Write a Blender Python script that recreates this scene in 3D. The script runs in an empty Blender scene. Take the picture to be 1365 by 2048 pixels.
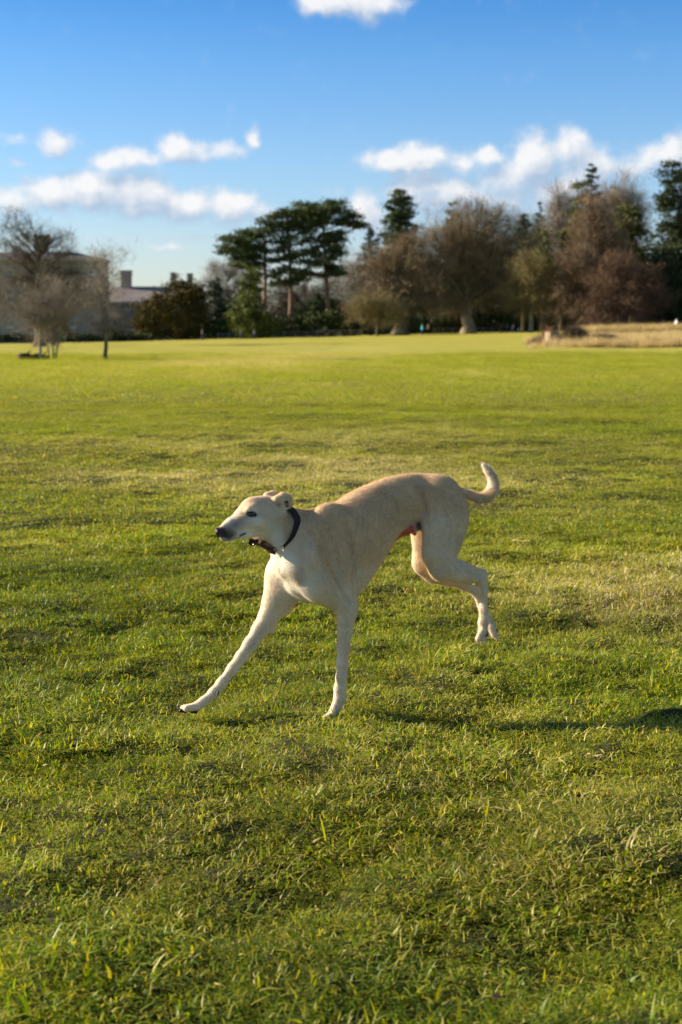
import bpy, math, random
import numpy as np
from mathutils import Vector, Matrix
random.seed(7); RNG = np.random.default_rng(7)
sc = bpy.context.scene
C = sc.collection

# ------------------------------------------------------------------ camera, world, sun
FPX = 2844.4; CAMZ = 1.32; TILT = math.radians(7.25)
cam_d = bpy.data.cameras.new('camera'); cam = bpy.data.objects.new('camera', cam_d); C.objects.link(cam)
cam.location = (0, 0, CAMZ); cam.rotation_euler = (math.pi/2 - TILT, 0, 0)
cam_d.sensor_fit = 'VERTICAL'; cam_d.sensor_height = 36; cam_d.sensor_width = 24; cam_d.lens = 50
cam_d.clip_start = 0.05; cam_d.clip_end = 6000
cam_d.dof.use_dof = True; cam_d.dof.focus_distance = 4.78; cam_d.dof.aperture_fstop = 4.5
sc.camera = cam
SUN_EL = math.radians(21.5); SUN_BACK = math.radians(10)     # from the left, slightly beyond the dog
SDIR = Vector((-math.cos(SUN_EL)*math.cos(SUN_BACK), math.cos(SUN_EL)*math.sin(SUN_BACK), math.sin(SUN_EL)))
sd = bpy.data.lights.new('sun', 'SUN'); sd.energy = 5.0; sd.angle = math.radians(0.5); sd.color = (1.0, 0.86, 0.65)
so = bpy.data.objects.new('sun', sd); C.objects.link(so); so.rotation_euler = SDIR.to_track_quat('Z', 'Y').to_euler(); so.location = (-20, 5, 12)
sc.view_settings.view_transform = 'Standard'; sc.view_settings.look = 'None'; sc.view_settings.exposure = 1.24; sc.view_settings.gamma = 1

def build_world():
    w = bpy.data.worlds.new('World'); sc.world = w; w.use_nodes = True
    nt = w.node_tree; N = nt.nodes; L = nt.links; N.clear()
    out = N.new('ShaderNodeOutputWorld'); bg = N.new('ShaderNodeBackground'); L.new(bg.outputs[0], out.inputs[0])
    sky = N.new('ShaderNodeTexSky'); sky.sky_type = 'NISHITA'; sky.sun_disc = False
    sky.sun_elevation = SUN_EL; sky.sun_rotation = -(math.pi/2 - SUN_BACK); sky.air_density = 1.0; sky.dust_density = 0.3; sky.ozone_density = 1.5; sky.altitude = 50
    # cloud density group: input = (azimuth, elevation) scaled so that one unit is 1/2844 rad
    g = bpy.data.node_groups.new('cloud_density', 'ShaderNodeTree')
    g.interface.new_socket('P', in_out='INPUT', socket_type='NodeSocketVector')
    g.interface.new_socket('D', in_out='OUTPUT', socket_type='NodeSocketFloat')
    gn = g.nodes; gl = g.links; gi = gn.new('NodeGroupInput'); go = gn.new('NodeGroupOutput')
    def M(op, a, b=None, c=None):
        n = gn.new('ShaderNodeMath'); n.operation = op
        for i, v in enumerate((a, b, c)):
            if v is None: continue
            if isinstance(v, (int, float)): n.inputs[i].default_value = v
            else: gl.new(v, n.inputs[i])
        return n.outputs[0]
    # warp
    nz = gn.new('ShaderNodeTexNoise'); nz.inputs['Scale'].default_value = 0.022; nz.inputs['Detail'].default_value = 4
    gl.new(gi.outputs[0], nz.inputs['Vector'])
    v1 = gn.new('ShaderNodeVectorMath'); v1.operation = 'SUBTRACT'; gl.new(nz.outputs['Color'], v1.inputs[0]); v1.inputs[1].default_value = (.5, .5, .5)
    v2 = gn.new('ShaderNodeVectorMath'); v2.operation = 'SCALE'; gl.new(v1.outputs[0], v2.inputs[0]); v2.inputs['Scale'].default_value = 34
    v3 = gn.new('ShaderNodeVectorMath'); v3.operation = 'ADD'; gl.new(v2.outputs[0], v3.inputs[0]); gl.new(gi.outputs[0], v3.inputs[1])
    sp = gn.new('ShaderNodeSeparateXYZ'); gl.new(v3.outputs[0], sp.inputs[0]); X, Y = sp.outputs[0], sp.outputs[1]
    # (centre x, centre y, half width, half height, weight) in 1/2844 rad right of / above the view's middle azimuth
    bl = [(-560,260,60,26,1),(-480,268,60,34,1),(-380,262,62,34,1),(-300,244,62,26,.95),(-215,240,46,30,.95),(-160,225,40,22,.7),(-640,245,50,24,.8),
          (-628,362,30,16,.6),(-545,352,36,24,.85),(-560,370,20,14,.6),(-455,322,36,18,.85),(-395,330,50,20,.8),(-310,345,55,22,.85),(-225,350,40,16,.75),(-172,372,14,20,.75),(-620,318,24,10,.5),
          (-20,622,56,24,1),(45,616,60,24,1),(90,622,40,14,.7),(-190,632,34,8,.6),
          (90,328,50,20,1),(160,332,60,22,1),(230,322,50,20,.8),(290,334,40,16,.8),(150,275,66,34,.85),(220,262,60,30,.8),(330,290,56,30,.9),(380,330,48,40,1),(440,345,40,34,.95),(480,310,56,34,.9),(410,270,70,34,.9),(320,250,60,16,.7),
          (560,310,60,30,.6),(640,330,60,34,.85),(690,300,60,50,.85),(-10,275,30,16,.5),(45,228,40,30,.9),(60,205,60,30,.7),(-330,166,60,10,.6),(-240,180,90,8,.45),(-420,178,40,10,.4),
          (900,300,160,50,.9),(1200,420,120,40,.9),(-950,300,160,45,.9),(-1300,500,150,40,.9),(-900,620,120,30,.7),(1000,700,160,40,.7)]
    acc = None
    for (cx, cy, sx, sy, wt) in bl:
        sx *= 1.12; sy *= 1.32; dx = M('MULTIPLY_ADD', X, 1.0/sx, -cx/sx); dy = M('MULTIPLY_ADD', Y, 1.0/sy, -cy/sy)
        r = M('ADD', M('MULTIPLY', dx, dx), M('MULTIPLY', dy, dy))
        e = M('MULTIPLY', M('POWER', 2.718, M('MULTIPLY', r, -0.8)), wt)
        acc = e if acc is None else M('SMOOTH_MAX', acc, e, 0.25)
    n2 = gn.new('ShaderNodeTexNoise'); n2.inputs['Scale'].default_value = 0.020; n2.inputs['Detail'].default_value = 8; n2.inputs['Roughness'].default_value = 0.55
    gl.new(gi.outputs[0], n2.inputs['Vector'])
    na = M('MINIMUM', M('MULTIPLY_ADD', acc, 3.2, 0.10), 1.35)
    d = M('ADD', M('MULTIPLY', acc, 1.3), M('MULTIPLY_ADD', M('ADD', n2.outputs[0], -0.5), na, -0.40))
    gl.new(d, go.inputs[0])
    def MM(op, a, b=None, c=None):
        n = N.new('ShaderNodeMath'); n.operation = op
        for i, v in enumerate((a, b, c)):
            if v is None: continue
            if isinstance(v, (int, float)): n.inputs[i].default_value = v
            else: L.new(v, n.inputs[i])
        return n.outputs[0]
    tc = N.new('ShaderNodeTexCoord'); s = N.new('ShaderNodeSeparateXYZ'); L.new(tc.outputs['Generated'], s.inputs[0])
    az = MM('MULTIPLY', MM('ARCTAN2', s.outputs[0], s.outputs[1]), 2844.0); el = MM('MULTIPLY', MM('ARCSINE', s.outputs[2]), 2844.0)
    cb = N.new('ShaderNodeCombineXYZ'); L.new(az, cb.inputs[0]); L.new(el, cb.inputs[1])
    g1 = N.new('ShaderNodeGroup'); g1.node_tree = g; L.new(cb.outputs[0], g1.inputs[0])
    of = N.new('ShaderNodeVectorMath'); of.operation = 'ADD'; L.new(cb.outputs[0], of.inputs[0]); of.inputs[1].default_value = (-17, 34, 0)
    g2 = N.new('ShaderNodeGroup'); g2.node_tree = g; L.new(of.outputs[0], g2.inputs[0])
    mask = N.new('ShaderNodeMapRange'); mask.interpolation_type = 'SMOOTHSTEP'; mask.inputs[1].default_value = -0.14; mask.inputs[2].default_value = 0.70; L.new(g1.outputs[0], mask.inputs[0])
    lit = MM('SUBTRACT', g1.outputs[0], g2.outputs[0])
    lm = N.new('ShaderNodeMapRange'); lm.inputs[1].default_value = -0.32; lm.inputs[2].default_value = 0.66; L.new(lit, lm.inputs[0])
    cc = N.new('ShaderNodeMixRGB'); L.new(lm.outputs[0], cc.inputs[0]); cc.inputs[1].default_value = (3.5, 4.4, 5.7, 1); cc.inputs[2].default_value = (7.7, 7.6, 7.6, 1)
    rp = N.new('ShaderNodeValToRGB'); L.new(MM('MULTIPLY', s.outputs[2], 2.0), rp.inputs[0]); e = rp.color_ramp.elements
    e[0].position = 0.0; e[0].color = (.46, .49, .60, 1); e[1].position = 1.0; e[1].color = (.47, .46, .43, 1)
    for p_, c_ in ((.10, (.48, .52, .655)), (.22, (.42, .535, .70)), (.36, (.28, .48, .71)), (.46, (.155, .395, .675)), (.72, (.43, .45, .44))):
        q_ = e.new(p_); q_.color = (*c_, 1)
    hs = N.new('ShaderNodeMixRGB'); hs.blend_type = 'MULTIPLY'; hs.inputs[0].default_value = 1; L.new(sky.outputs[0], hs.inputs[1])
    sc2 = N.new('ShaderNodeVectorMath'); sc2.operation = 'SCALE'; sc2.inputs['Scale'].default_value = 2.0; L.new(rp.outputs[0], sc2.inputs[0]); L.new(sc2.outputs[0], hs.inputs[2])
    mx = N.new('ShaderNodeMixRGB'); L.new(MM('MULTIPLY', mask.outputs[0], 0.93), mx.inputs[0]); L.new(hs.outputs[0], mx.inputs[1]); L.new(cc.outputs[0], mx.inputs[2])
    L.new(mx.outputs[0], bg.inputs[0]); bg.inputs[1].default_value = 0.054
build_world()

# ------------------------------------------------------------------ helpers
CT, ST = math.cos(TILT), math.sin(TILT)
def ray(px, py):
    x = (px-682.5)/FPX; y = -(py-1024)/FPX
    return np.array([x, CT + y*ST, -ST + y*CT])
def W(px, py, Y):
    d = ray(px, py); t = Y/d[1]
    return np.array([0, 0, CAMZ]) + d*t
def XW(px, Y): return W(px, 662, Y)[0]
def _hash(ix, iy, seed):
    h = (ix.astype(np.int64)*374761393 + iy.astype(np.int64)*668265263 + seed*1442695041) & 0xffffffff
    h = ((h ^ (h >> 13))*1274126177) & 0xffffffff
    return ((h ^ (h >> 16)) & 0xffffff)/float(0xffffff)
def vn(x, y, s=1.0, seed=0):
    x = np.asarray(x, float)*s; y = np.asarray(y, float)*s
    ix = np.floor(x); iy = np.floor(y); fx = x-ix; fy = y-iy
    fx = fx*fx*fx*(fx*(fx*6-15)+10); fy = fy*fy*fy*(fy*(fy*6-15)+10)
    a = _hash(ix, iy, seed); b = _hash(ix+1, iy, seed); c = _hash(ix, iy+1, seed); d = _hash(ix+1, iy+1, seed)
    return (a*(1-fx)+b*fx)*(1-fy) + (c*(1-fx)+d*fx)*fy - 0.5
def fbm(x, y, s, o=4, seed=0):
    r = 0; a = 1.0
    for k in range(o): r = r + a*vn(x, y, s*2.03**k, seed+17*k); a *= .5
    return r
def sstep(a, b, x):
    t = np.clip((np.asarray(x, float)-a)/(b-a), 0, 1); return t*t*(3-2*t)
def gz(x, y):
    x = np.asarray(x, float); y = np.asarray(y, float)
    r = np.hypot(x, y)
    far = sstep(35, 235, y)*(0.42 + 0.022*np.clip(x, -90, 90))
    near = 1 - sstep(14, 70, r)
    b = 0.055*fbm(x, y, 1.7, 3, 3)*near + 0.048*fbm(x+31, y, 4.3, 2, 9)*(1-sstep(7, 16, r)) + 0.12*fbm(x, y, 0.25, 2, 5)*sstep(3, 12, r)
    # flatten under the dog's standing paw
    return far + b*(1-0.75*np.exp(-(((x+0.03)/.16)**2+((y-4.70)/.16)**2)))
def gz1(x, y): return float(gz(np.array([x]), np.array([y]))[0])

def mesh_np(name, V, F, mat=None, parent=None, smooth=False, attrs=None, link=True):
    V = np.asarray(V, np.float32); F = np.asarray(F, np.int32); n = F.shape[1]
    m = bpy.data.meshes.new(name)
    m.vertices.add(len(V)); m.vertices.foreach_set('co', V.ravel())
    m.loops.add(F.size); m.loops.foreach_set('vertex_index', F.ravel())
    m.polygons.add(len(F)); m.polygons.foreach_set('loop_start', np.arange(0, F.size, n, dtype=np.int32))
    if smooth: m.polygons.foreach_set('use_smooth', np.ones(len(F), bool))
    m.update(calc_edges=True)
    if attrs:
        for k, v in attrs.items():
            v = np.asarray(v, np.float32)
            if v.ndim == 1:
                a = m.attributes.new(k, 'FLOAT', 'POINT'); a.data.foreach_set('value', v)
            else:
                if v.shape[1] == 3: v = np.concatenate([v, np.ones((len(v), 1), np.float32)], 1)
                a = m.attributes.new(k, 'FLOAT_COLOR', 'POINT'); a.data.foreach_set('color', v.ravel())
    if mat: m.materials.append(mat)
    o = bpy.data.objects.new(name, m)
    if link: C.objects.link(o)
    if parent is not None: o.parent = parent
    return o
def empty(name, loc=(0, 0, 0)):
    o = bpy.data.objects.new(name, None); C.objects.link(o); o.location = loc; o.empty_display_size = .2; return o
def tag(o, label=None, cat=None, group=None, kind=None):
    if label: o['label'] = label
    if cat: o['category'] = cat
    if group: o['group'] = group
    if kind: o['kind'] = kind
    return o
class MB:                                     # collects vertices and quads
    def __init__(s): s.v = []; s.f = []; s.n = 0
    def add(s, V, F):
        s.v.append(np.asarray(V, float)); s.f.append(np.asarray(F, int)+s.n); s.n += len(V)
    def box(s, c, h, rz=0):
        c = np.array(c, float); x, y, z = h
        V = np.array([[i*x, j*y, k*z] for i in (-1, 1) for j in (-1, 1) for k in (-1, 1)])
        cr, sr = math.cos(rz), math.sin(rz)
        V = V @ np.array([[cr, sr, 0], [-sr, cr, 0], [0, 0, 1]]) + c
        s.add(V, [[0, 1, 3, 2], [4, 6, 7, 5], [0, 4, 5, 1], [2, 3, 7, 6], [0, 2, 6, 4], [1, 5, 7, 3]])
    def tube(s, P, R, k=6, cap=True):
        P = np.asarray(P, float); R = np.asarray(R, float); n = len(P)
        T = np.gradient(P, axis=0); T /= np.linalg.norm(T, axis=1)[:, None]+1e-9
        ref = np.array([0.31, 0.95, 0.05]) if abs(T[0][2]) > .8 else np.array([0, 0, 1.])
        A = np.cross(T, ref); A /= np.linalg.norm(A, axis=1)[:, None]+1e-9; B = np.cross(T, A)
        an = np.arange(k)*2*math.pi/k
        V = P[:, None, :] + R[:, None, None]*(np.cos(an)[None, :, None]*A[:, None, :] + np.sin(an)[None, :, None]*B[:, None, :])
        V = V.reshape(-1, 3); F = []
        for i in range(n-1):
            for j in range(k):
                F.append([i*k+j, i*k+(j+1) % k, (i+1)*k+(j+1) % k, (i+1)*k+j])
        if cap:
            V = np.vstack([V, P[0], P[-1]])
            for j in range(0, k, 1):
                F.append([n*k, (j+1) % k, j, n*k]); F.append([n*k+1, (n-1)*k+j, (n-1)*k+(j+1) % k, n*k+1])
        s.add(V, F)
    def build(s, name, mat, parent=None, smooth=False):
        V = np.vstack(s.v); F = np.vstack(s.f)
        m = bpy.data.meshes.new(name)
        fl = [tuple(dict.fromkeys(f)) for f in F.tolist()]
        m.from_pydata(V.tolist(), [], fl); m.materials.append(mat)
        if smooth: m.polygons.foreach_set('use_smooth', np.ones(len(m.polygons), bool))
        m.update()
        o = bpy.data.objects.new(name, m); C.objects.link(o)
        if parent is not None: o.parent = parent
        return o
    # shapes are authored in world space; parents are Empties, so localise:
def local(o, parent): return o

def new_mat(name):
    m = bpy.data.materials.new(name); m.use_nodes = True; nt = m.node_tree; nt.nodes.clear()
    out = nt.nodes.new('ShaderNodeOutputMaterial'); return m, nt, out
def mat_noise(name, c1, c2, scale=3.0, rough=.85, bump=0.0, detail=6, spec=.3, translucent=0.0, c3=None, bscale=None, metallic=0):
    m, nt, out = new_mat(name); N = nt.nodes; L = nt.links
    b = N.new('ShaderNodeBsdfPrincipled'); b.inputs['Roughness'].default_value = rough; b.inputs['Specular IOR Level'].default_value = spec; b.inputs['Metallic'].default_value = metallic
    g = N.new('ShaderNodeNewGeometry'); n = N.new('ShaderNodeTexNoise'); n.inputs['Scale'].default_value = scale; n.inputs['Detail'].default_value = detail; n.inputs['Roughness'].default_value = .65
    L.new(g.outputs['Position'], n.inputs['Vector'])
    r = N.new('ShaderNodeValToRGB'); L.new(n.outputs[0], r.inputs[0])
    r.color_ramp.elements[0].position = .33; r.color_ramp.elements[0].color = (*c1, 1); r.color_ramp.elements[1].position = .67; r.color_ramp.elements[1].color = (*c2, 1)
    if c3: e = r.color_ramp.elements.new(.5); e.color = (*c3, 1)
    L.new(r.outputs[0], b.inputs['Base Color'])
    if bump:
        bp = N.new('ShaderNodeBump'); bp.inputs['Strength'].default_value = bump; bp.inputs['Distance'].default_value = .02
        n3 = N.new('ShaderNodeTexNoise'); n3.inputs['Scale'].default_value = bscale or scale*4; n3.inputs['Detail'].default_value = 5; L.new(g.outputs['Position'], n3.inputs['Vector'])
        L.new(n3.outputs[0], bp.inputs['Height']); L.new(bp.outputs[0], b.inputs['Normal'])
    if translucent:
        t = N.new('ShaderNodeBsdfTranslucent'); L.new(r.outputs[0], t.inputs[0]); mx = N.new('ShaderNodeMixShader'); mx.inputs[0].default_value = translucent
        L.new(b.outputs[0], mx.inputs[1]); L.new(t.outputs[0], mx.inputs[2]); L.new(mx.outputs[0], out.inputs[0])
    else: L.new(b.outputs[0], out.inputs[0])
    return m

# ------------------------------------------------------------------ dryness of the turf (world space pigment)
def dryness(x, y):
    x = np.asarray(x, float); y = np.asarray(y, float)
    a = np.exp(-(((x+0.2)/3.0)**2+((y-15.0)/5.0)**2))*0.62
    b = np.exp(-(((x-1.6)/1.0)**2+((y-7.0)/1.5)**2))*0.75
    c = np.exp(-(((x-1.3)/1.2)**2+((y-4.3)/.9)**2))*0.35
    p = np.exp(-((x+5-0.10*(y-45))/5.0)**2)*sstep(40, 60, y)*(1-sstep(95, 130, y))*0.5     # worn track across the field
    return np.clip(0.15 + a + b + c + p + (.54-.25*sstep(9, 22, y))*fbm(x, y, .55, 4, 21) + 0.25*vn(x, y, 2.7, 4) + .16*sstep(8, 26, y), 0, 1)

# ------------------------------------------------------------------ ground
def build_ground():
    ang = np.concatenate([np.arange(-180, -40, 5.), np.arange(-40, -22, 1.), np.arange(-22, 22, .2), np.arange(22, 40, 1.), np.arange(40, 180, 5.)])
    ang = np.radians(ang); n = len(ang)
    rad = [0.25]
    while rad[-1] < 2500: rad.append(rad[-1]*(1.0062 if 1.8 < rad[-1] < 60 else (1.02 if rad[-1] < 400 else 1.1)) if rad[-1] > 1.8 else rad[-1]*1.05)
    rad = np.array(rad); m = len(rad)
    R, A = np.meshgrid(rad, ang, indexing='ij')
    X = R*np.sin(A); Y = R*np.cos(A)
    V = np.stack([X, Y, gz(X, Y)], -1).reshape(-1, 3)
    i = np.arange(m-1)[:, None]; j = np.arange(n)[None, :]; j2 = (j+1) % n
    F = np.stack([i*n+j, i*n+j2+0*i, (i+1)*n+j2, (i+1)*n+j], -1).reshape(-1, 4)[:, ::-1]
    V = np.vstack([V, [0, 0, gz1(0, 0)]])
    jj = np.arange(n); F = np.vstack([F, np.stack([jj, (jj+1) % n, np.full(n, m*n), np.full(n, m*n)], -1)[:, ::1]]) if False else F
    mt, nt, out = new_mat('turf'); N = nt.nodes; L = nt.links
    b = N.new('ShaderNodeBsdfPrincipled'); b.inputs['Roughness'].default_value = .9; b.inputs['Specular IOR Level'].default_value = .15
    g = N.new('ShaderNodeNewGeometry')
    def noise(s, d=5, dist=0):
        q = N.new('ShaderNodeTexNoise'); q.inputs['Scale'].default_value = s; q.inputs['Detail'].default_value = d; q.inputs['Roughness'].default_value = .7; L.new(g.outputs['Position'], q.inputs['Vector']); return q.outputs[0]
    def mr(x, a, c, lo=0., hi=1.):
        q = N.new('ShaderNodeMapRange'); q.inputs[1].default_value = a; q.inputs[2].default_value = c; q.inputs[3].default_value = lo; q.inputs[4].default_value = hi; L.new(x, q.inputs[0]); return q.outputs[0]
    def mix(f, c1, c2, t='MIX'):
        q = N.new('ShaderNodeMixRGB'); q.blend_type = t
        for i_, v in ((0, f), (1, c1), (2, c2)):
            if isinstance(v, (tuple,)): q.inputs[i_].default_value = (*v, 1)
            elif isinstance(v, float): q.inputs[i_].default_value = v
            else: L.new(v, q.inputs[i_])
        return q.outputs[0]
    dr = N.new('ShaderNodeAttribute'); dr.attribute_name = 'dry'
    thick = N.new('ShaderNodeAttribute'); thick.attribute_name = 'thick'
    soil = mix(mr(noise(30), .35, .65), (.022, .030, .005), (.060, .062, .015))
    green = mix(mr(noise(1.3), .35, .65), (.30, .285, .030), (.385, .35, .045))
    straw = mix(mr(noise(4), .35, .65), (.36, .33, .06), (.44, .40, .09))
    f = N.new('ShaderNodeMath'); f.operation = 'MULTIPLY_ADD'; L.new(noise(.6), f.inputs[0]); f.inputs[1].default_value = .8; 
    s_ = N.new('ShaderNodeMath'); s_.operation = 'ADD'; L.new(dr.outputs['Fac'], s_.inputs[0]); s_.inputs[1].default_value = -.5; L.new(s_.outputs[0], f.inputs[2])
    grass = mix(mr(f.outputs[0], -.15, .75), green, straw)
    L.new(mix(thick.outputs['Fac'], soil, grass), b.inputs['Base Color'])
    bp = N.new('ShaderNodeBump'); bp.inputs['Strength'].default_value = 1; bp.inputs['Distance'].default_value = .12; L.new(noise(3.0, 8), bp.inputs['Height']); L.new(bp.outputs[0], b.inputs['Normal'])
    L.new(b.outputs[0], out.inputs[0])
    r = np.hypot(V[:, 0], V[:, 1])
    o = mesh_np('ground', V, F, mt, smooth=True, attrs={'dry': dryness(V[:, 0], V[:, 1]), 'thick': sstep(14, 45, r)})
    tag(o, kind='structure')
    return o
build_ground()

# ------------------------------------------------------------------ grass
def blade_mat(straw=False):
    m, nt, out = new_mat('grass_blade'); N = nt.nodes; L = nt.links
    a = N.new('ShaderNodeAttribute'); a.attribute_name = 'bc'
    sp = N.new('ShaderNodeSeparateColor'); L.new(a.outputs['Color'], sp.inputs[0])
    d = N.new('ShaderNodeAttribute'); d.attribute_type = 'INSTANCER'; d.attribute_name = 'dry'
    hu = N.new('ShaderNodeAttribute'); hu.attribute_type = 'INSTANCER'; hu.attribute_name = 'tone'
    def M(op, x, y, z=None):
        n = N.new('ShaderNodeMath'); n.operation = op; n.use_clamp = False
        for i, v in enumerate((x, y, z)):
            if v is None: continue
            if isinstance(v, (int, float)): n.inputs[i].default_value = v
            else: L.new(v, n.inputs[i])
        return n.outputs[0]
    k = M('ADD', M('MULTIPLY', sp.outputs[0], .62), M('MULTIPLY_ADD', d.outputs['Fac'], .5, -.06))
    r = N.new('ShaderNodeValToRGB'); L.new(k, r.inputs[0]); e = r.color_ramp.elements
    e[0].position = 0; e[0].color = (.060, .125, .005, 1); e[1].position = .97; e[1].color = (.62, .52, .31, 1)
    for p, c in ((.30, (.155, .235, .011)), (.50, (.29, .315, .022)), (.66, (.375, .345, .044)), (.78, (.46, .40, .11))):
        q = e.new(p); q.color = (*c, 1)
    if straw:
        for q, c in zip(list(e), ((.17, .15, .05), (.28, .22, .09), (.37, .29, .13), (.44, .35, .17), (.50, .40, .20), (.56, .46, .27))): q.color = (*c, 1)
    tn = N.new('ShaderNodeMixRGB'); tn.blend_type = 'MULTIPLY'; tn.inputs[0].default_value = 1
    L.new(r.outputs[0], tn.inputs[1])
    br = N.new('ShaderNodeMapRange'); br.inputs[3].default_value = .72; br.inputs[4].default_value = 1.25; L.new(hu.outputs['Fac'], br.inputs[0])
    cb = N.new('ShaderNodeCombineColor'); 
    for i in range(3): L.new(br.outputs[0], cb.inputs[i])
    L.new(cb.outputs[0], tn.inputs[2])
    b = N.new('ShaderNodeBsdfPrincipled'); b.inputs['Roughness'].default_value = .50; b.inputs['Specular IOR Level'].default_value = .38
    L.new(tn.outputs[0], b.inputs['Base Color'])
    t = N.new('ShaderNodeBsdfTranslucent'); hs = N.new('ShaderNodeHueSaturation'); hs.inputs['Hue'].default_value = .49; hs.inputs['Saturation'].default_value = 1.15; hs.inputs['Value'].default_value = 1.75
    L.new(tn.outputs[0], hs.inputs['Color']); L.new(hs.outputs[0], t.inputs[0])
    mx = N.new('ShaderNodeMixShader'); mx.inputs[0].default_value = .40; L.new(b.outputs[0], mx.inputs[1]); L.new(t.outputs[0], mx.inputs[2]); L.new(mx.outputs[0], out.inputs[0])
    return m
BLADE = blade_mat(); STRAW = blade_mat(True)
def clump(seed, nb, rad, h0, h1, wid, lean=.9, seg=3, mat=None):
    g = np.random.default_rng(seed)
    r = rad*np.sqrt(g.random(nb)); a = g.random(nb)*2*math.pi
    base = np.stack([r*np.cos(a), r*np.sin(a), np.full(nb, -.006)], -1)
    h = h0 + (h1-h0)*g.random(nb)**1.6
    la = g.random(nb)*2*math.pi; ld = np.stack([np.cos(la), np.sin(la), 0*la], -1)
    tilt = np.abs(g.normal(.25, .35, nb))*lean; bend = np.abs(g.normal(.7, .55, nb))*lean
    side = np.stack([-np.sin(la+g.normal(0, .7, nb)), np.cos(la+g.normal(0, .7, nb)), 0*la], -1)
    w = wid*(.5+.8*g.random(nb))
    P = [base]; p = base.copy()
    for k in range(seg):
        th = np.clip(tilt+bend*(k+.5)/seg*1.3, 0, 1.75)
        p = p + (h/seg)[:, None]*(np.sin(th)[:, None]*ld + np.cos(th)[:, None]*np.array([0, 0, 1.])); P.append(p.copy())
    V = []; wf = [1, .95, .7, .08] if seg == 3 else np.linspace(1, .08, seg+1)
    for k in range(seg+1):
        V.append(P[k]-side*(w*wf[k])[:, None]*.5); V.append(P[k]+side*(w*wf[k])[:, None]*.5)
    V = np.stack(V, 1)       # nb, 2(seg+1), 3
    nv = 2*(seg+1); idx = np.arange(nb)[:, None]*nv
    F = np.concatenate([np.stack([idx+2*k, idx+2*k+1, idx+2*k+3, idx+2*k+2], -1) for k in range(seg)], 1).reshape(-1, 4)
    bc = np.zeros((nb, nv, 3)); bc[:, :, 0] = (np.where(g.random(nb) < .16, 1.0, g.random(nb)*.95))[:, None]; bc[:, :, 1] = np.repeat(np.linspace(0, 1, seg+1), 2)[None]
    o = mesh_np('grass_clump', V.reshape(-1, 3), F, mat or BLADE, attrs={'bc': bc.reshape(-1, 3)}, link=False, smooth=True)
    return o
def scatter(name, clumps, X, Y, S, flat, label, cat='grass', dryadd=0., zoff=0.):
    col = bpy.data.collections.new(name+'_source')
    for i, c in enumerate(clumps): c.name = 'src%02d' % i; col.objects.link(c)
    n = len(X); Z = gz(X, Y)+zoff
    m = bpy.data.meshes.new(name); m.vertices.add(n); m.vertices.foreach_set('co', np.stack([X, Y, Z], -1).astype(np.float32).ravel())
    def at(k, v, t='FLOAT', f='value'):
        a = m.attributes.new(k, t, 'POINT'); a.data.foreach_set(f, np.asarray(v).ravel())
    at('dry', np.clip(dryness(X, Y)+dryadd, 0, 1.2).astype(np.float32)); at('tone', np.clip(.5+fbm(X, Y, 1.1, 4, 77)*(.9-.5*sstep(8, 20, Y))+RNG.normal(0, .12, n), 0, 1).astype(np.float32))
    rot = np.stack([RNG.normal(0, .14, n), RNG.normal(0, .14, n), RNG.random(n)*6.283], -1).astype(np.float32)
    at('rot', rot, 'FLOAT_VECTOR', 'vector')
    sc_ = np.stack([S, S, S*flat], -1).astype(np.float32); at('scl', sc_, 'FLOAT_VECTOR', 'vector')
    at('idx', RNG.integers(0, len(clumps), n).astype(np.int32), 'INT')
    o = bpy.data.objects.new(name, m); C.objects.link(o)
    ng = bpy.data.node_groups.new(name+'_gn', 'GeometryNodeTree'); N = ng.nodes; L = ng.links
    ng.interface.new_socket('Geometry', in_out='INPUT', socket_type='NodeSocketGeometry'); ng.interface.new_socket('Geometry', in_out='OUTPUT', socket_type='NodeSocketGeometry')
    gi = N.new('NodeGroupInput'); go = N.new('NodeGroupOutput')
    ci = N.new('GeometryNodeCollectionInfo'); ci.inputs['Collection'].default_value = col; ci.inputs['Separate Children'].default_value = True; ci.inputs['Reset Children'].default_value = True
    ip = N.new('GeometryNodeInstanceOnPoints'); ip.inputs['Pick Instance'].default_value = True
    def na(k, t):
        q = N.new('GeometryNodeInputNamedAttribute'); q.data_type = t; q.inputs['Name'].default_value = k; return q.outputs[0]
    L.new(gi.outputs[0], ip.inputs['Points']); L.new(ci.outputs[0], ip.inputs['Instance']); L.new(na('idx', 'INT'), ip.inputs['Instance Index'])
    er = N.new('FunctionNodeEulerToRotation'); L.new(na('rot', 'FLOAT_VECTOR'), er.inputs[0]); L.new(er.outputs[0], ip.inputs['Rotation']); L.new(na('scl', 'FLOAT_VECTOR'), ip.inputs['Scale'])
    L.new(ip.outputs[0], go.inputs[0])
    md = o.modifiers.new('scatter', 'NODES'); md.node_group = ng
    tag(o, label, cat, kind='stuff'); return o
def wedge(y0, y1, n, tanw=.33, mar=1.7):      # even density over a wedge that is wider than the view on both sides
    y = y0 + (y1-y0)*RNG.random(n*3); y = y[RNG.random(n*3) < (y*tanw+mar)/(y1*tanw+mar)][:n]
    return (RNG.random(len(y))*2-1)*(y*tanw+mar), y
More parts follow.
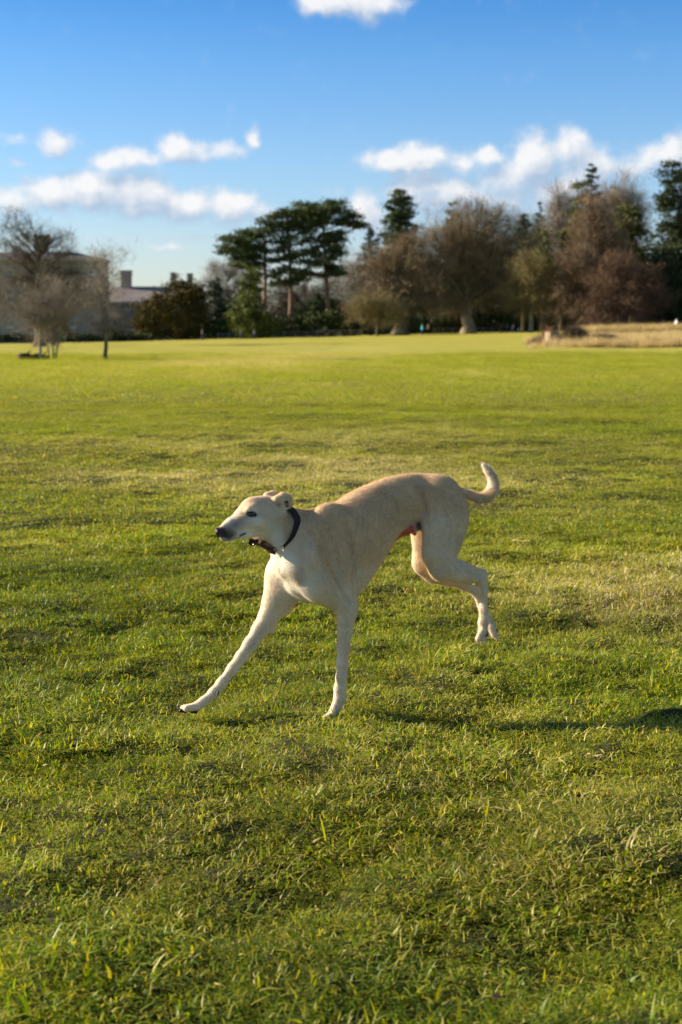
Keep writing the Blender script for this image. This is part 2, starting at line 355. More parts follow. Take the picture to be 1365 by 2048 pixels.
def build_grass():
    nearc = [clump(100+i, 125, .09, .010, .036, .0031, 2.2) for i in range(12)] + [clump(140+i, 70, .07, .02, .056, .0036, 2.1) for i in range(3)]
    X, Y = wedge(1.9, 9.5, 35000)
    tuft = fbm(X, Y, 2.2, 3, 51)
    S = (0.82+.5*RNG.random(len(X)))*(1+.8*np.clip(tuft, -.15, .6)); fl = .5+.5*RNG.random(len(X))
    foot = np.exp(-(((X+.03)/.09)**2+((Y-4.68)/.07)**2)); S *= 1-.1*foot; fl = fl+.5*foot
    scatter('grass', nearc, X, Y, S, fl, 'short mixed green and straw turf in the foreground round the dog')
    midc = [clump(200+i, 260, .20, .008, .030, .0050, 2.1) for i in range(8)]
    X, Y = wedge(9.2, 26, 26000, .34, 3)
    S = .8+.5*RNG.random(len(X)); scatter('grass', midc, X, Y, S, .7+.4*RNG.random(len(X)), 'short worn turf in the middle of the field beyond the dog')
    farc = [clump(300+i, 300, .6, .012, .04, .014, 1.6, 2) for i in range(6)]
    X, Y = wedge(25, 80, 20000, .36, 5)
    S = .8+.5*RNG.random(len(X)); scatter('grass', farc, X, Y, S, .7+.4*RNG.random(len(X)), 'bright yellow green turf in the far part of the field')
build_grass()
def surfnet(F, o, h, iso=0.0):
    # naive surface nets; F<iso is inside
    Sg = F < iso
    nx, ny, nz = F.shape
    c = np.zeros((nx-1, ny-1, nz-1), np.int8)
    for dx in (0, 1):
        for dy in (0, 1):
            for dz in (0, 1): c += Sg[dx:nx-1+dx, dy:ny-1+dy, dz:nz-1+dz]
    act = (c > 0) & (c < 8); I = np.argwhere(act); idx = -np.ones(act.shape, np.int64); idx[act] = np.arange(len(I))
    acc = np.zeros((len(I), 3)); cnt = np.zeros(len(I))
    cr = [(a, b, d) for a in (0, 1) for b in (0, 1) for d in (0, 1)]
    for a in cr:
        for ax in range(3):
            if a[ax]: continue
            b = list(a); b[ax] = 1
            fa = F[I[:, 0]+a[0], I[:, 1]+a[1], I[:, 2]+a[2]]-iso; fb = F[I[:, 0]+b[0], I[:, 1]+b[1], I[:, 2]+b[2]]-iso
            m = (fa < 0) != (fb < 0); t = fa/(fa-fb+1e-12)
            p = np.array(a, float)[None] + np.zeros((len(I), 3)); p[:, ax] += t
            acc[m] += p[m]; cnt[m] += 1
    V = (I + acc/cnt[:, None])*h + np.asarray(o)
    Fs = []
    for ax in range(3):
        u, v = (ax+1) % 3, (ax+2) % 3
        sl = [slice(1, -1)]*3; sl[ax] = slice(0, -1); s2 = list(sl); s2[ax] = slice(1, None)
        A = Sg[tuple(sl)]; B = Sg[tuple(s2)]; K = np.argwhere(A != B); off = np.array([1, 1, 1]); off[ax] = 0; K = K+off
        ins = Sg[K[:, 0], K[:, 1], K[:, 2]]
        eu = np.zeros(3, int); eu[u] = 1; ev = np.zeros(3, int); ev[v] = 1
        q = [K-eu-ev, K-ev, K, K-eu]
        ids = np.stack([idx[tuple(k.T)] for k in q], -1); ids[~ins] = ids[~ins][:, ::-1]; Fs.append(ids)
    return V, np.vstack(Fs)
def slivers(B, D, L, Wd, g):
    n = len(B); D = D/np.linalg.norm(D, axis=1)[:, None]
    S = np.cross(D, g.normal(size=(n, 3))); S /= np.linalg.norm(S, axis=1)[:, None]+1e-9
    V = np.stack([B-S*(Wd*.5)[:, None], B+S*(Wd*.5)[:, None], B+D*L[:, None]], 1).reshape(-1, 3)
    return V, np.arange(3*n).reshape(-1, 3)
def leaves(P, size, g, up=0.0):
    n = len(P); a = g.normal(size=(n, 3)); a[:, 2] += 0; a /= np.linalg.norm(a, axis=1)[:, None]; b = np.cross(a, g.normal(size=(n, 3)) + np.array([0, 0, up])); b /= np.linalg.norm(b, axis=1)[:, None]
    s = (size*(.5+.9*g.random(n)))[:, None]
    V = np.stack([P-a*s*.6, P-b*s*.35, P+a*s*.6, P+b*s*.35], 1).reshape(-1, 3)
    return V, np.arange(4*n).reshape(-1, 4)
M_bark = mat_noise('bark', (.07, .055, .04), (.20, .17, .12), 2.5, .95, .6)
M_barkpale = mat_noise('pale_bark', (.18, .15, .10), (.40, .34, .24), 1.5, .95, .5)
M_barkpine = mat_noise('pine_bark', (.11, .07, .05), (.26, .17, .12), 1.5, .95, .5)
M_twig = mat_noise('twigs', (.105, .080, .050), (.29, .222, .140), .45, .95)
M_twigred = mat_noise('reddish_twigs', (.10, .070, .046), (.26, .185, .120), .4, .95)
M_twiggrey = mat_noise('grey_twigs', (.17, .145, .12), (.34, .29, .235), .5, .95)
M_twigold = mat_noise('dark_twigs', (.07, .058, .045), (.17, .14, .105), .5, .95)
M_twigolive = mat_noise('olive_twigs', (.12, .10, .045), (.25, .205, .095), .4, .95)
M_pine = mat_noise('pine_needles', (.030, .050, .016), (.085, .115, .035), .45, .8, translucent=.12)
M_dark = mat_noise('dark_foliage', (.018, .030, .012), (.050, .070, .024), .4, .8, translucent=.1)
M_yew = mat_noise('yew_foliage', (.038, .036, .009), (.125, .092, .017), .35, .8, translucent=.12)
M_yewg = mat_noise('green_yew_foliage', (.035, .055, .010), (.13, .15, .018), .35, .8, translucent=.12)
M_blue = mat_noise('bluish_foliage', (.030, .052, .036), (.07, .10, .065), .4, .8, translucent=.1)
M_ivy = mat_noise('ivy_foliage', (.035, .045, .010), (.12, .13, .025), .5, .7, translucent=.1)
M_hedge = mat_noise('hedge_foliage', (.015, .030, .008), (.055, .085, .015), .5, .8, translucent=.1)
def rootat(name, px, Y):
    x = XW(px, Y); z = gz1(x, Y); r = empty(name, (x, Y, z)); return r, np.array([x, Y, z])
def put(o, base):          # mesh authored in world space -> relative to its empty
    o.data.transform(Matrix.Translation(Vector(-base))); return o
def lobepts(lobes, Y, n, g, shell=.5):
    ar = np.array([l[2]*l[3] for l in lobes], float); k = g.choice(len(lobes), n, p=ar/ar.sum()); s = Y/FPX
    d = g.normal(size=(n, 3)); d /= np.linalg.norm(d, axis=1)[:, None]; r = (shell + (1-shell)*g.random(n))
    P = np.zeros((n, 3))
    for i, l in enumerate(lobes):
        m = k == i; c = W(l[0], l[1], Y + (l[4] if len(l) > 4 else 0)); rd = l[2]*s*(l[5] if len(l) > 5 else .85)
        P[m] = c + d[m]*r[m][:, None]*np.array([l[2]*s, rd, l[3]*s])
    return P
def bare_tree(name, label, px, Y, fork, lobes, r0, seed, nprim=60, nsec=14, ntw=9, twl=1.0, tww=.035, bark=None, tw=None, group=None, lean=0, droop=0.15, cat='tree', shell=.45, stems=1, nspray=None):
    g = np.random.default_rng(seed); root, b = rootat(name, px, Y); bark = bark or M_bark; tw = tw or M_twig
    top = min(l[1]-l[3] for l in lobes); zt = W(px, top, Y)[2]; zf = W(px, fork, Y)[2]; cx = np.mean([l[0] for l in lobes])
    mb = MB(); H = zt-b[2]
    bx = []
    for s_ in range(stems):
        off = 0 if stems == 1 else r0*1.6*(s_-(stems-1)/2)
        ax = XW(cx, Y); k = 8; P = []; R = []
        for i in range(k+1):
            t = i/k; z = b[2]-.2 + t*(zf-b[2] + .45*(zt-zf))
            P.append([b[0]+off + (ax-b[0])*t*t*.8 + g.normal()*r0*.25*(0 < i) + off*1.5*t, Y+g.normal()*r0*.2, z]); R.append(r0/stems**.5*(1.35 if i == 0 else 1.0-.72*t))
        mb.tube(P, R, 9); bx.append(np.array(P))
    E = lobepts(lobes, Y, nprim, g, shell)
    SB = []; SD = []; SL = []
    for i, e in enumerate(E):
        P0 = bx[i % stems]; dh = np.hypot(e[0]-b[0], e[1]-b[1]); zs = np.clip(e[2]-.75*dh - .1*H*g.random(), min(zf-.02*H, e[2]+.3*dh), P0[-1, 2])
        s0 = np.array([np.interp(zs, P0[:, 2], P0[:, 0]), Y, zs]); v = e-s0; ln = np.linalg.norm(v)
        c = s0 + v*.45 + np.array([0, 0, ln*(.18 if v[2] > 0 else .3)])*(1 if g.random() < .8 else 0)
        t = np.linspace(0, 1, 8)[:, None]; P = (1-t)**2*s0 + 2*t*(1-t)*c + t*t*e; P[1:] += np.cumsum(g.normal(size=(7, 3)), 0)*ln*.014
        ra = r0*(.10+.17*g.random())*min(1, ln/(H*.5)+.25); mb.tube(P, np.linspace(ra, ra*.15, 8), 5, False)
        q = g.random(nsec)*.75+.25; B = np.stack([np.interp(q, np.linspace(0, 1, 8), P[:, j]) for j in range(3)], -1)
        T = v/ln; D = T[None]*.7 + g.normal(size=(nsec, 3))*.62 + np.array([0, 0, .25]); SB.append(B); SD.append(D); SL.append(ln*(.13+.20*g.random(nsec))*(1.15-.5*q))
    SB = np.vstack(SB); SD = np.vstack(SD); SD /= np.linalg.norm(SD, axis=1)[:, None]; SL = np.concatenate(SL)
    V1, F1 = slivers(SB, SD, SL, SL*.035+tww, g); V1b, F1b = slivers(SB, SD, SL, SL*.035+tww, g)
    n = len(SB)*ntw; k = np.repeat(np.arange(len(SB)), ntw); q = g.random(n)**.7
    TB = SB[k] + SD[k]*(SL[k]*q)[:, None]; TD = SD[k]*.6 + g.normal(size=(n, 3))*.6 + np.array([0, 0, .2-droop]); TL = twl*(.4+.9*g.random(n))
    V2, F2 = slivers(TB, TD, TL, tww*(.6+.7*g.random(n)), g)
    put(mb.build('trunk', bark, root, True), b)
    m = int(nspray if nspray is not None else nprim*17); mc = max(12, m//11); CC = np.vstack([lobepts(lobes, Y, mc//2, g, .82), lobepts(lobes, Y, mc-mc//2, g, .2)]); SP = CC[g.integers(0, len(CC), m)] + g.normal(size=(m, 3))*np.array([.75, .75, .5])*twl; sd_ = SP-(b+[0, 0, H*.35]); sd_ /= np.linalg.norm(sd_, axis=1)[:, None]
    k = np.repeat(np.arange(m), 9); V3, F3 = slivers(SP[k]+g.normal(size=(len(k), 3))*twl*.35, sd_[k]*.75+g.normal(size=(len(k), 3))*.5-np.array([0, 0, droop*.5]), twl*(.6+1.1*g.random(len(k))), tww*(.7+.7*g.random(len(k))), g)
    V = np.vstack([V1, V1b, V2, V3]); F = np.vstack([F1, F1b+len(V1), F2+len(V1)+len(V1b), F3+len(V1)+len(V1b)+len(V2)]); put(mesh_np('crown', V, F, tw, root), b)
    return tag(root, label, cat, group)
def clumped(lobes, Y, n, g, nclump, cr, flat=.6):
    # leaf positions gathered in clumps near the lobes' shells
    c = lobepts(lobes, Y, nclump, g, .55); k = g.integers(0, nclump, n); d = g.normal(size=(n, 3))*np.array([1, 1, flat])*.55
    rr = cr*(.6+.8*g.random(nclump)); return c[k] + d*rr[k][:, None]
def leafy(name, label, px, Y, lobes, seed, mat, n=7000, size=.34, cr=1.3, nclump=110, r0=.3, bark=None, cat='tree', group=None, trunk_top=None, flat=.6, trunkname='trunk', limbs=0):
    g = np.random.default_rng(seed); root, b = rootat(name, px, Y); mb = MB()
    top = min(l[1]-l[3]*.6 for l in lobes) if trunk_top is None else trunk_top; zt = W(px, top, Y)[2]; cx = XW(np.mean([l[0] for l in lobes]), Y)
    P = [[b[0]+(cx-b[0])*t*.6*t+g.normal()*r0*.2*(t > 0), Y+g.normal()*r0*.2, b[2]-.2+(zt-b[2]+.2)*t] for t in np.linspace(0, 1, 8)]
    mb.tube(P, [r0*(1.25 if i == 0 else 1-.11*i) for i in range(8)], 8); P = np.array(P)
    for e in lobepts(lobes, Y, limbs, g, .5):
        zs = np.clip(e[2]-.3*abs(e[0]-b[0])-.5, b[2]+1, zt); s0 = np.array([np.interp(zs, P[:, 2], P[:, 0]), Y, zs]); t = np.linspace(0, 1, 6)[:, None]
        Q = s0*(1-t)+e*t; Q[:, 2] += np.sin(t[:, 0]*3.14)*.3; mb.tube(Q, np.linspace(r0*.35, r0*.08, 6), 5, False)
    put(mb.build(trunkname, bark or M_bark, root, True), b)
    V, F = leaves(clumped(lobes, Y, n, g, nclump, cr, flat), np.full(n, size), g); V[:, 2] = np.maximum(V[:, 2], b[2]+.02)
    put(mesh_np('crown', V, F, mat, root), b); return tag(root, label, cat, group)
def conifer(name, label, px, Y, top, low, halfw, seed, mat, n=6000, size=.34, group=None, r0=.35, ragged=.35, droop=.15, bark=None, pw=.8):
    g = np.random.default_rng(seed); root, b = rootat(name, px, Y); s = Y/FPX; zt = W(px, top, Y)[2]; zl = W(px, low, Y)[2]; R = halfw*s; mb = MB()
    mb.tube([[b[0], Y, b[2]-.2], [b[0], Y, (b[2]+zt)/2], [b[0], Y, zt]], [r0, r0*.6, .04], 8)
    nb = 90; z = zl + (zt-zl)*g.random(nb)**.9; hh = (zt-z)/(zt-zl); ln = R*np.clip(hh, .03, 1)**pw*(1-ragged+2*ragged*g.random(nb))+.25; a = g.random(nb)*6.283
    D = np.stack([np.cos(a), np.sin(a), -droop+.35*(1-hh)], -1); B = np.stack([np.full(nb, b[0]), np.full(nb, Y), z], -1)
    for i in range(nb):
        t = np.linspace(0, 1, 4)[:, None]; Q = B[i]+D[i]*ln[i]*t; mb.tube(Q, np.linspace(.08, .02, 4), 4, False)
    k = g.choice(nb, n, p=ln/ln.sum()); q = .15+.9*g.random(n)**.8
    P = B[k] + D[k]*(ln[k]*q)[:, None] + g.normal(size=(n, 3))*np.array([.30, .30, .16])*(.5+ln[k]*.22)[:, None]
    put(mb.build('trunk', bark or M_bark, root, True), b); V, F = leaves(P, np.full(n, size), g); put(mesh_np('crown', V, F, mat, root), b)
    return tag(root, label, 'tree', group)
def build_trees():
    TG = 'trees along the far edge of the field'
    # --- left: young trees at 65 m, old tree behind
    bare_tree('bare_tree', 'large old leafless tree with wide dark limbs in front of the stone manor roof', 78, 132, 560,
              [(20, 470, 40, 45), (75, 470, 42, 42), (130, 485, 42, 40), (50, 530, 70, 50), (120, 560, 75, 60), (30, 600, 60, 60), (150, 600, 50, 50)], .55, 11, 70, 12, 8, .75, .028, tw=M_twigold, nspray=800)
    bare_tree('young_tree', 'small leafless tree with slim pale trunk beside the fallen dark log', 78, 65, 655,
              [(70, 610, 44, 46), (95, 605, 50, 46), (55, 640, 30, 26), (125, 630, 28, 36)], .09, 12, 55, 13, 8, .32, .009, bark=M_barkpale, tw=M_twiggrey, nspray=450)
    bare_tree('young_tree', 'bushy many-stemmed leafless sapling standing right of the fallen log', 104, 66, 690,
              [(108, 640, 45, 50), (100, 600, 45, 40), (130, 610, 34, 44), (98, 665, 22, 22)], .10, 13, 70, 16, 9, .32, .009, bark=M_barkpale, tw=M_twiggrey, stems=3, nspray=450)
    bare_tree('young_tree', 'slender leafless tree alone on the grass in front of the slate roofed wing', 212, 65, 665,
              [(212, 600, 42, 60), (205, 550, 30, 50), (228, 540, 26, 60), (190, 620, 40, 40), (235, 640, 26, 30)], .11, 14, 44, 8, 6, .34, .011, bark=M_bark, tw=M_twiggrey, nspray=300)
    bare_tree('young_tree', 'leafless tree half cut off by the left picture edge', -12, 66, 660,
              [(-20, 600, 44, 50), (0, 620, 24, 40), (-40, 570, 30, 40)], .10, 15, 36, 9, 7, .30, .007, tw=M_twiggrey, nspray=120)
    # --- clipped dark evergreens and the yews
    leafy('yew_tree', 'rounded olive brown yew at the left end of the dark tree line', 300, 235, [(300, 636, 33, 40), (286, 652, 23, 28), (322, 620, 24, 34), (318, 650, 30, 30)], 21, M_yew, 9000, .34, 1.0, 150, .4)
    leafy('yew_tree', 'taller dark brown yew next right of the olive brown one', 375, 238, [(375, 620, 40, 58), (355, 580, 24, 30), (385, 590, 26, 34), (378, 655, 42, 34)], 22, M_yew, 11000, .34, 1.0, 180, .4)
    leafy('yew_tree', 'cone shaped yew with yellow green sunlit left flank below the pines', 500, 230, [(500, 600, 26, 50), (488, 640, 36, 40), (505, 560, 15, 26), (520, 650, 40, 32)], 23, M_yewg, 11000, .32, .9, 170, .4)
    conifer('conifer_tree', 'narrow bluish conifer between the dark brown yew and the cone shaped yew', 432, 242, 556, 672, 20, 24, M_blue, 5000, .34, ragged=.2, pw=.5)
    leafy('laurel_hedge', 'broad low dark green laurel hedge under the tall pines', 640, 240, [(590, 655, 50, 24), (640, 650, 60, 26), (690, 652, 45, 22), (545, 660, 40, 20), (440, 660, 50, 16)], 25, M_hedge, 14000, .32, .9, 200, .15, cat='hedge', trunkname='stem')
    bare_tree('bare_tree', 'pale grey leafless tree behind the narrow bluish conifer', 460, 268, 600, [(450, 570, 38, 44), (480, 560, 30, 40), (430, 590, 26, 30)], .3, 26, 45, 12, 8, 1.1, .04, tw=M_twiggrey, bark=M_barkpale)
    bare_tree('bare_tree', 'low brown leafless tree filling the gap beneath the pine crowns', 612, 262, 610, [(560, 590, 45, 30), (620, 590, 50, 34), (670, 590, 40, 34), (600, 620, 70, 26)], .3, 27, 60, 12, 8, 1.1, .045, tw=M_twigold)
    # --- the three tall pines
    PG = 'tall flat topped pines'
    def pine(label, px, pads, seed, trunk_top, r0=.5):
        g = np.random.default_rng(seed); Y = 250; root, b = rootat('pine_tree', px, Y); mb = MB(); zt = W(px, trunk_top, Y)[2]
        P = np.array([[b[0]+.5*math.sin(t*3+seed), Y, b[2]-.2+(zt-b[2]+.2)*t] for t in np.linspace(0, 1, 9)]); mb.tube(P, [r0*(1.25 if i == 0 else 1-.085*i) for i in range(9)], 9)
        LP = []
        for (cx, cy, rx, ry) in pads:
            dy = g.normal()*rx*Y/FPX*.6; c = W(cx, cy, Y+dy); s = Y/FPX
            zs = min(c[2]-.25*abs(c[0]-b[0])-.4, zt); s0 = np.array([np.interp(zs, P[:, 2], P[:, 0]), Y, zs]); t = np.linspace(0, 1, 7)[:, None]; Q = s0*(1-t)+c*t; Q[:, 2] -= np.sin(t[:, 0]*3.14)*.25
            mb.tube(Q, np.linspace(r0*.36, r0*.10, 7), 5, False)
            nc = max(4, int(rx*ry/22)); cc = c + (g.random((nc, 3))*2-1)*np.array([rx*s, rx*s*.8, ry*s*.75])
            for q in cc:
                n = 120; LP.append(q + g.normal(size=(n, 3))*np.array([.75, .75, .26]))
                mb.tube([Q[4], (Q[4]+q)/2+[0, 0, -.1], q], [.09, .05, .02], 4, False)
        P_ = np.vstack(LP); put(mb.build('trunk', M_barkpine, root, True), b); V, F = leaves(P_, np.full(len(P_), .32), g); put(mesh_np('crown', V, F, M_pine, root), b)
        return tag(root, label, 'tree')
    pine('left hand tall pine, its crown stepping down over the grey tree', 526, [(500, 462, 18, 8), (480, 478, 30, 9), (450, 502, 24, 5), (470, 500, 26, 10), (500, 490, 24, 14), (520, 470, 20, 10), (492, 515, 26, 9), (512, 505, 20, 14), (480, 530, 22, 6), (505, 530, 18, 8), (458, 482, 14, 5)], 31, 470)
    pine('middle tall pine with the highest spreading crown and bare reddish lower trunk', 577, [(618, 412, 26, 7), (590, 420, 26, 8), (568, 432, 22, 8), (545, 444, 20, 7), (600, 432, 36, 9), (630, 425, 24, 9), (560, 458, 28, 8), (590, 450, 30, 9), (620, 448, 22, 9), (575, 475, 20, 7), (605, 480, 18, 7), (560, 500, 26, 6), (580, 520, 26, 8), (548, 520, 14, 5), (600, 508, 20, 8), (560, 540, 20, 6), (595, 545, 22, 8), (570, 565, 28, 8), (625, 500, 14, 8), (630, 530, 18, 9), (610, 462, 20, 8), (585, 487, 18, 6), (555, 482, 14, 5), (540, 462, 12, 4), (608, 556, 16, 6), (552, 552, 14, 5)], 32, 420)
    pine('right hand tall pine with one long branch reaching far to the right', 652, [(665, 408, 22, 8), (645, 425, 24, 8), (680, 420, 24, 9), (700, 432, 20, 8), (712, 446, 16, 4), (722, 452, 10, 3), (660, 440, 24, 8), (635, 440, 20, 7), (690, 445, 22, 5), (668, 465, 20, 8), (655, 480, 24, 8), (678, 482, 18, 6), (640, 490, 14, 8), (665, 498, 26, 8), (650, 515, 22, 8), (680, 510, 12, 6), (655, 535, 24, 8), (640, 550, 20, 7), (672, 545, 16, 7)], 33, 415)
    # --- middle: cedar, fir, brown broadleaves
    conifer('conifer_tree', 'thin layered dark conifer in the gap right of the pines', 742, 262, 458, 560, 32, 34, M_blue, 4500, .32, ragged=.5, pw=.9, droop=.0)
    bare_tree('bare_tree', 'pale twiggy leafless tree in the gap right of the pines', 715, 258, 590, [(705, 555, 34, 45), (730, 540, 30, 40), (700, 600, 34, 34), (745, 580, 30, 40)], .35, 35, 50, 12, 7, 1.1, .04, tw=M_twiggrey, bark=M_barkpale)
    leafy('conifer_tree', 'tall ragged dark conifer rising behind the left end of the brown trees', 800, 268, [(800, 390, 12, 14), (812, 402, 13, 12), (790, 412, 18, 12), (808, 426, 24, 13), (790, 440, 26, 14), (812, 456, 26, 14), (784, 466, 24, 14), (800, 486, 36, 18), (800, 520, 36, 30)], 36, M_pine, 15000, .36, .9, 230, .5, limbs=40, flat=.4)
    leafy('evergreen_tree', 'dark rounded evergreen behind the laurel hedge under the right hand pine', 655, 256, [(640, 622, 30, 30), (672, 625, 26, 26), (610, 632, 26, 22)], 57, M_dark, 9000, .36, 1.1, 140, .3)
    leafy('evergreen_tree', 'low dark evergreen filling the gap left of the cone shaped yew', 445, 250, [(440, 640, 34, 36), (465, 630, 22, 36), (415, 650, 22, 30)], 58, M_dark, 9000, .34, 1.0, 140, .3)
    conifer('conifer_tree', 'dark conifer tip just showing over the big brown dome', 904, 285, 404, 600, 26, 37, M_pine, 5000, .36, ragged=.3, pw=.5)
    bare_tree('broadleaf_tree', 'wide brown leafless tree with short thick shaded trunk, left of the walker in blue', 800, 232, 632, [(800, 560, 60, 70), (770, 590, 52, 46), (845, 560, 55, 70), (745, 610, 40, 24), (830, 500, 40, 40), (790, 510, 30, 34), (760, 540, 26, 40), (860, 590, 40, 40), (780, 620, 50, 20)], 1.35, 38, 120, 16, 9, 1.2, .05, tw=M_twig, bark=M_bark)
    bare_tree('broadleaf_tree', 'largest dome shaped brown leafless tree with pale flared trunk', 937, 236, 615, [(935, 480, 62, 70), (880, 520, 66, 70), (990, 510, 55, 75), (960, 440, 50, 38), (900, 470, 44, 50), (1000, 560, 50, 60), (880, 590, 60, 44), (940, 560, 70, 60), (1030, 470, 34, 46), (845, 500, 44, 46), (820, 560, 40, 50)], 1.15, 39, 170, 17, 9, 1.25, .05, tw=M_twig, bark=M_barkpale)
    bare_tree('bare_tree', 'olive tinted twiggy low tree at the foot of the wide brown tree', 755, 222, 650, [(750, 615, 36, 24), (780, 625, 34, 20), (725, 625, 22, 16)], .2, 40, 40, 12, 8, 1.0, .045, tw=M_twigolive)
    conifer('conifer_tree', 'first thin grey green conifer spire right of the brown dome', 1046, 275, 428, 600, 34, 41, M_blue, 8000, .34, ragged=.4, pw=.7)
    conifer('conifer_tree', 'thinnest conifer spire, between two bare crowns', 1077, 280, 402, 600, 26, 42, M_blue, 5000, .34, ragged=.3, pw=.8)
    leafy('ivy_covered_tree', 'dark ivy covered tree with yellow green top behind the small pale trunk', 1085, 262, [(1080, 480, 18, 22), (1078, 530, 26, 40), (1060, 560, 30, 50), (1095, 560, 26, 50)], 43, M_ivy, 9000, .36, 1.2, 130, .4)
    bare_tree('broadleaf_tree', 'smaller olive brown tree with slim pale trunk right of the pram', 1062, 228, 625, [(1062, 560, 40, 50), (1040, 590, 34, 36), (1085, 590, 36, 38), (1065, 530, 26, 34)], .45, 44, 70, 14, 9, 1.0, .045, tw=M_twigolive, bark=M_barkpale)
    bare_tree('bare_tree', 'thin pale leafless tree behind the ivy clad spire', 1122, 272, 520, [(1120, 415, 26, 42), (1135, 440, 24, 44), (1105, 460, 28, 40), (1130, 520, 34, 60)], .35, 45, 60, 12, 7, 1.3, .045, tw=M_twiggrey)
    leafy('ivy_covered_tree', 'column of dark ivy standing up beside the highest conifer spire', 1156, 262, [(1157, 385, 13, 22), (1150, 430, 14, 26), (1158, 410, 14, 24), (1142, 470, 18, 30), (1140, 530, 24, 50)], 46, M_ivy, 6500, .34, 1.0, 110, .35)
    conifer('conifer_tree', 'highest slim conifer spire, rising from the brown trees', 1178, 264, 330, 600, 34, 47, M_blue, 8500, .34, ragged=.45, pw=.6, droop=.1)
    bare_tree('broadleaf_tree', 'big reddish brown leafless tree with pale trunk behind the log stump', 1201, 226, 600, [(1180, 500, 50, 80), (1195, 430, 34, 50), (1150, 560, 46, 60), (1220, 560, 50, 60), (1170, 610, 70, 36), (1120, 610, 40, 36), (1230, 500, 34, 60)], .7, 48, 150, 16, 9, 1.2, .05, tw=M_twigred, bark=M_barkpale)
    bare_tree('bare_tree', 'tall pale leafless tree with wispy grey top left of the dark edge conifer', 1240, 256, 520, [(1243, 395, 34, 38), (1225, 420, 24, 40), (1270, 420, 28, 40), (1250, 470, 44, 60)], .55, 49, 75, 12, 7, 1.3, .042, tw=M_twiggrey, bark=M_barkpale)
    leafy('ivy_covered_tree', 'broad dark ivy mass under the wispy grey tree top', 1262, 250, [(1262, 440, 28, 34), (1240, 480, 26, 44), (1280, 490, 26, 54), (1265, 550, 44, 60)], 50, M_ivy, 9000, .36, 1.2, 140, .5)
    bare_tree('broadleaf_tree', 'dark rust brown spreading bush like tree below the ivy mass', 1240, 218, 600, [(1235, 560, 56, 46), (1250, 600, 60, 46), (1290, 590, 40, 50), (1200, 620, 40, 30)], .5, 51, 110, 14, 8, 1.0, .05, tw=mat_noise('rust_twigs', (.06, .038, .026), (.17, .105, .07), .4, .95), bark=M_bark)
    bare_tree('bare_tree', 'greyish leafless crown filling the gap right of the brown dome behind the thin spires', 1040, 284, 560, [(1020, 460, 36, 44), (1060, 480, 40, 40), (1090, 500, 40, 40), (1040, 540, 60, 50), (1110, 540, 40, 60)], .4, 55, 80, 12, 7, 1.2, .05, tw=M_twigold)
    leafy('evergreen_tree', 'dark evergreen thicket between the ivy column and the thin spires', 1115, 276, [(1100, 540, 40, 50), (1130, 560, 40, 60), (1060, 580, 40, 40)], 56, M_dark, 9000, .4, 1.2, 130, .4)
    leafy('conifer_tree', 'very tall dark conifer at the right picture edge', 1352, 232, [(1345, 345, 20, 26), (1362, 370, 26, 30), (1340, 395, 24, 26), (1352, 430, 34, 34), (1338, 470, 32, 30), (1358, 500, 44, 44), (1340, 560, 46, 60), (1360, 620, 50, 50), (1385, 450, 34, 60), (1400, 560, 44, 90)], 52, M_dark, 34000, .36, 1.1, 420, .6, limbs=40, flat=.45)
    leafy('evergreen_tree', 'dark evergreen at the foot of the tall edge conifer', 1325, 226, [(1325, 560, 34, 60), (1310, 610, 34, 40), (1345, 600, 36, 50)], 53, M_dark, 9000, .36, 1.1, 130, .4)
    # outside the frame to either side, so that the wood goes on
    bare_tree('broadleaf_tree', 'brown leafless tree beyond the right picture edge', 1450, 235, 600, [(1450, 520, 80, 100), (1500, 560, 60, 80)], .8, 54, 90, 12, 8, 1.3, .05, tw=M_twig)
    # --- far wood behind everything
    g = np.random.default_rng(60); lobes = []
    for px in np.arange(250, 1720, 17):
        top = np.interp(px, [250, 420, 560, 700, 760, 860, 1000, 1150, 1300, 1720], [640, 618, 612, 606, 560, 500, 490, 480, 470, 480]) + g.normal()*9
        lobes.append((px, (top+676)/2, 20, (676-top)/2*1.05, g.normal()*6+40, 1.5))
    n = 90000; V, F = leaves(clumped(lobes, 250, n, g, 1800, 1.5, .7), np.full(n, .6), g); V[:, 2] = np.maximum(V[:, 2], 0)
    # the solid inside of the thicket: one rough bank that the leaves clothe
    xs = np.linspace(XW(245, 290), XW(1740, 290), 300); prof = [(-5.0, -.5), (-4.6, .45), (-3.2, .8), (0, 1.0), (3.2, .8), (5, -.5)]; BV = []
    for x in xs:
        p = x/290*FPX+682; tp = np.interp(p, [250, 420, 560, 700, 760, 1000, 1150, 1300, 1720], [655, 640, 636, 630, 600, 545, 530, 520, 530]); zt_ = W(p, tp, 290)[2]-1
        for k_, (dy, zf_) in enumerate(prof): BV.append([x, 290+dy*1.6+g.normal()*.5, max(-1, zt_*zf_*(1+.13*g.normal()))])
    m_ = len(prof); BF = [[i*m_+j, i*m_+j+1, (i+1)*m_+j+1, (i+1)*m_+j] for i in range(299) for j in range(m_-1)]
    F = np.vstack([F, np.array(BF)+len(V)]); V = np.vstack([V, BV])
    o = mesh_np('woodland', V, F, M_dark); tag(o, 'continuous dark mass of woodland undergrowth behind the separate trees', 'woodland', kind='stuff')
    # low hedge and clipped bushes at the manor
    leafy('garden_hedge', 'long low black green hedge in front of the manor walls', 110, 226, [(p, 676, 16, 7, 0, .6) for p in range(-160, 300, 16)], 61, M_dark, 14000, .26, .55, 420, .1, cat='hedge', trunkname='stem', flat=.8)
    leafy('clipped_bush', 'upright dark clipped bush between the two young trees', 129, 225, [(129, 668, 9, 15), (129, 660, 9, 10)], 62, M_dark, 2500, .22, .4, 60, .1, cat='bush', trunkname='stem')
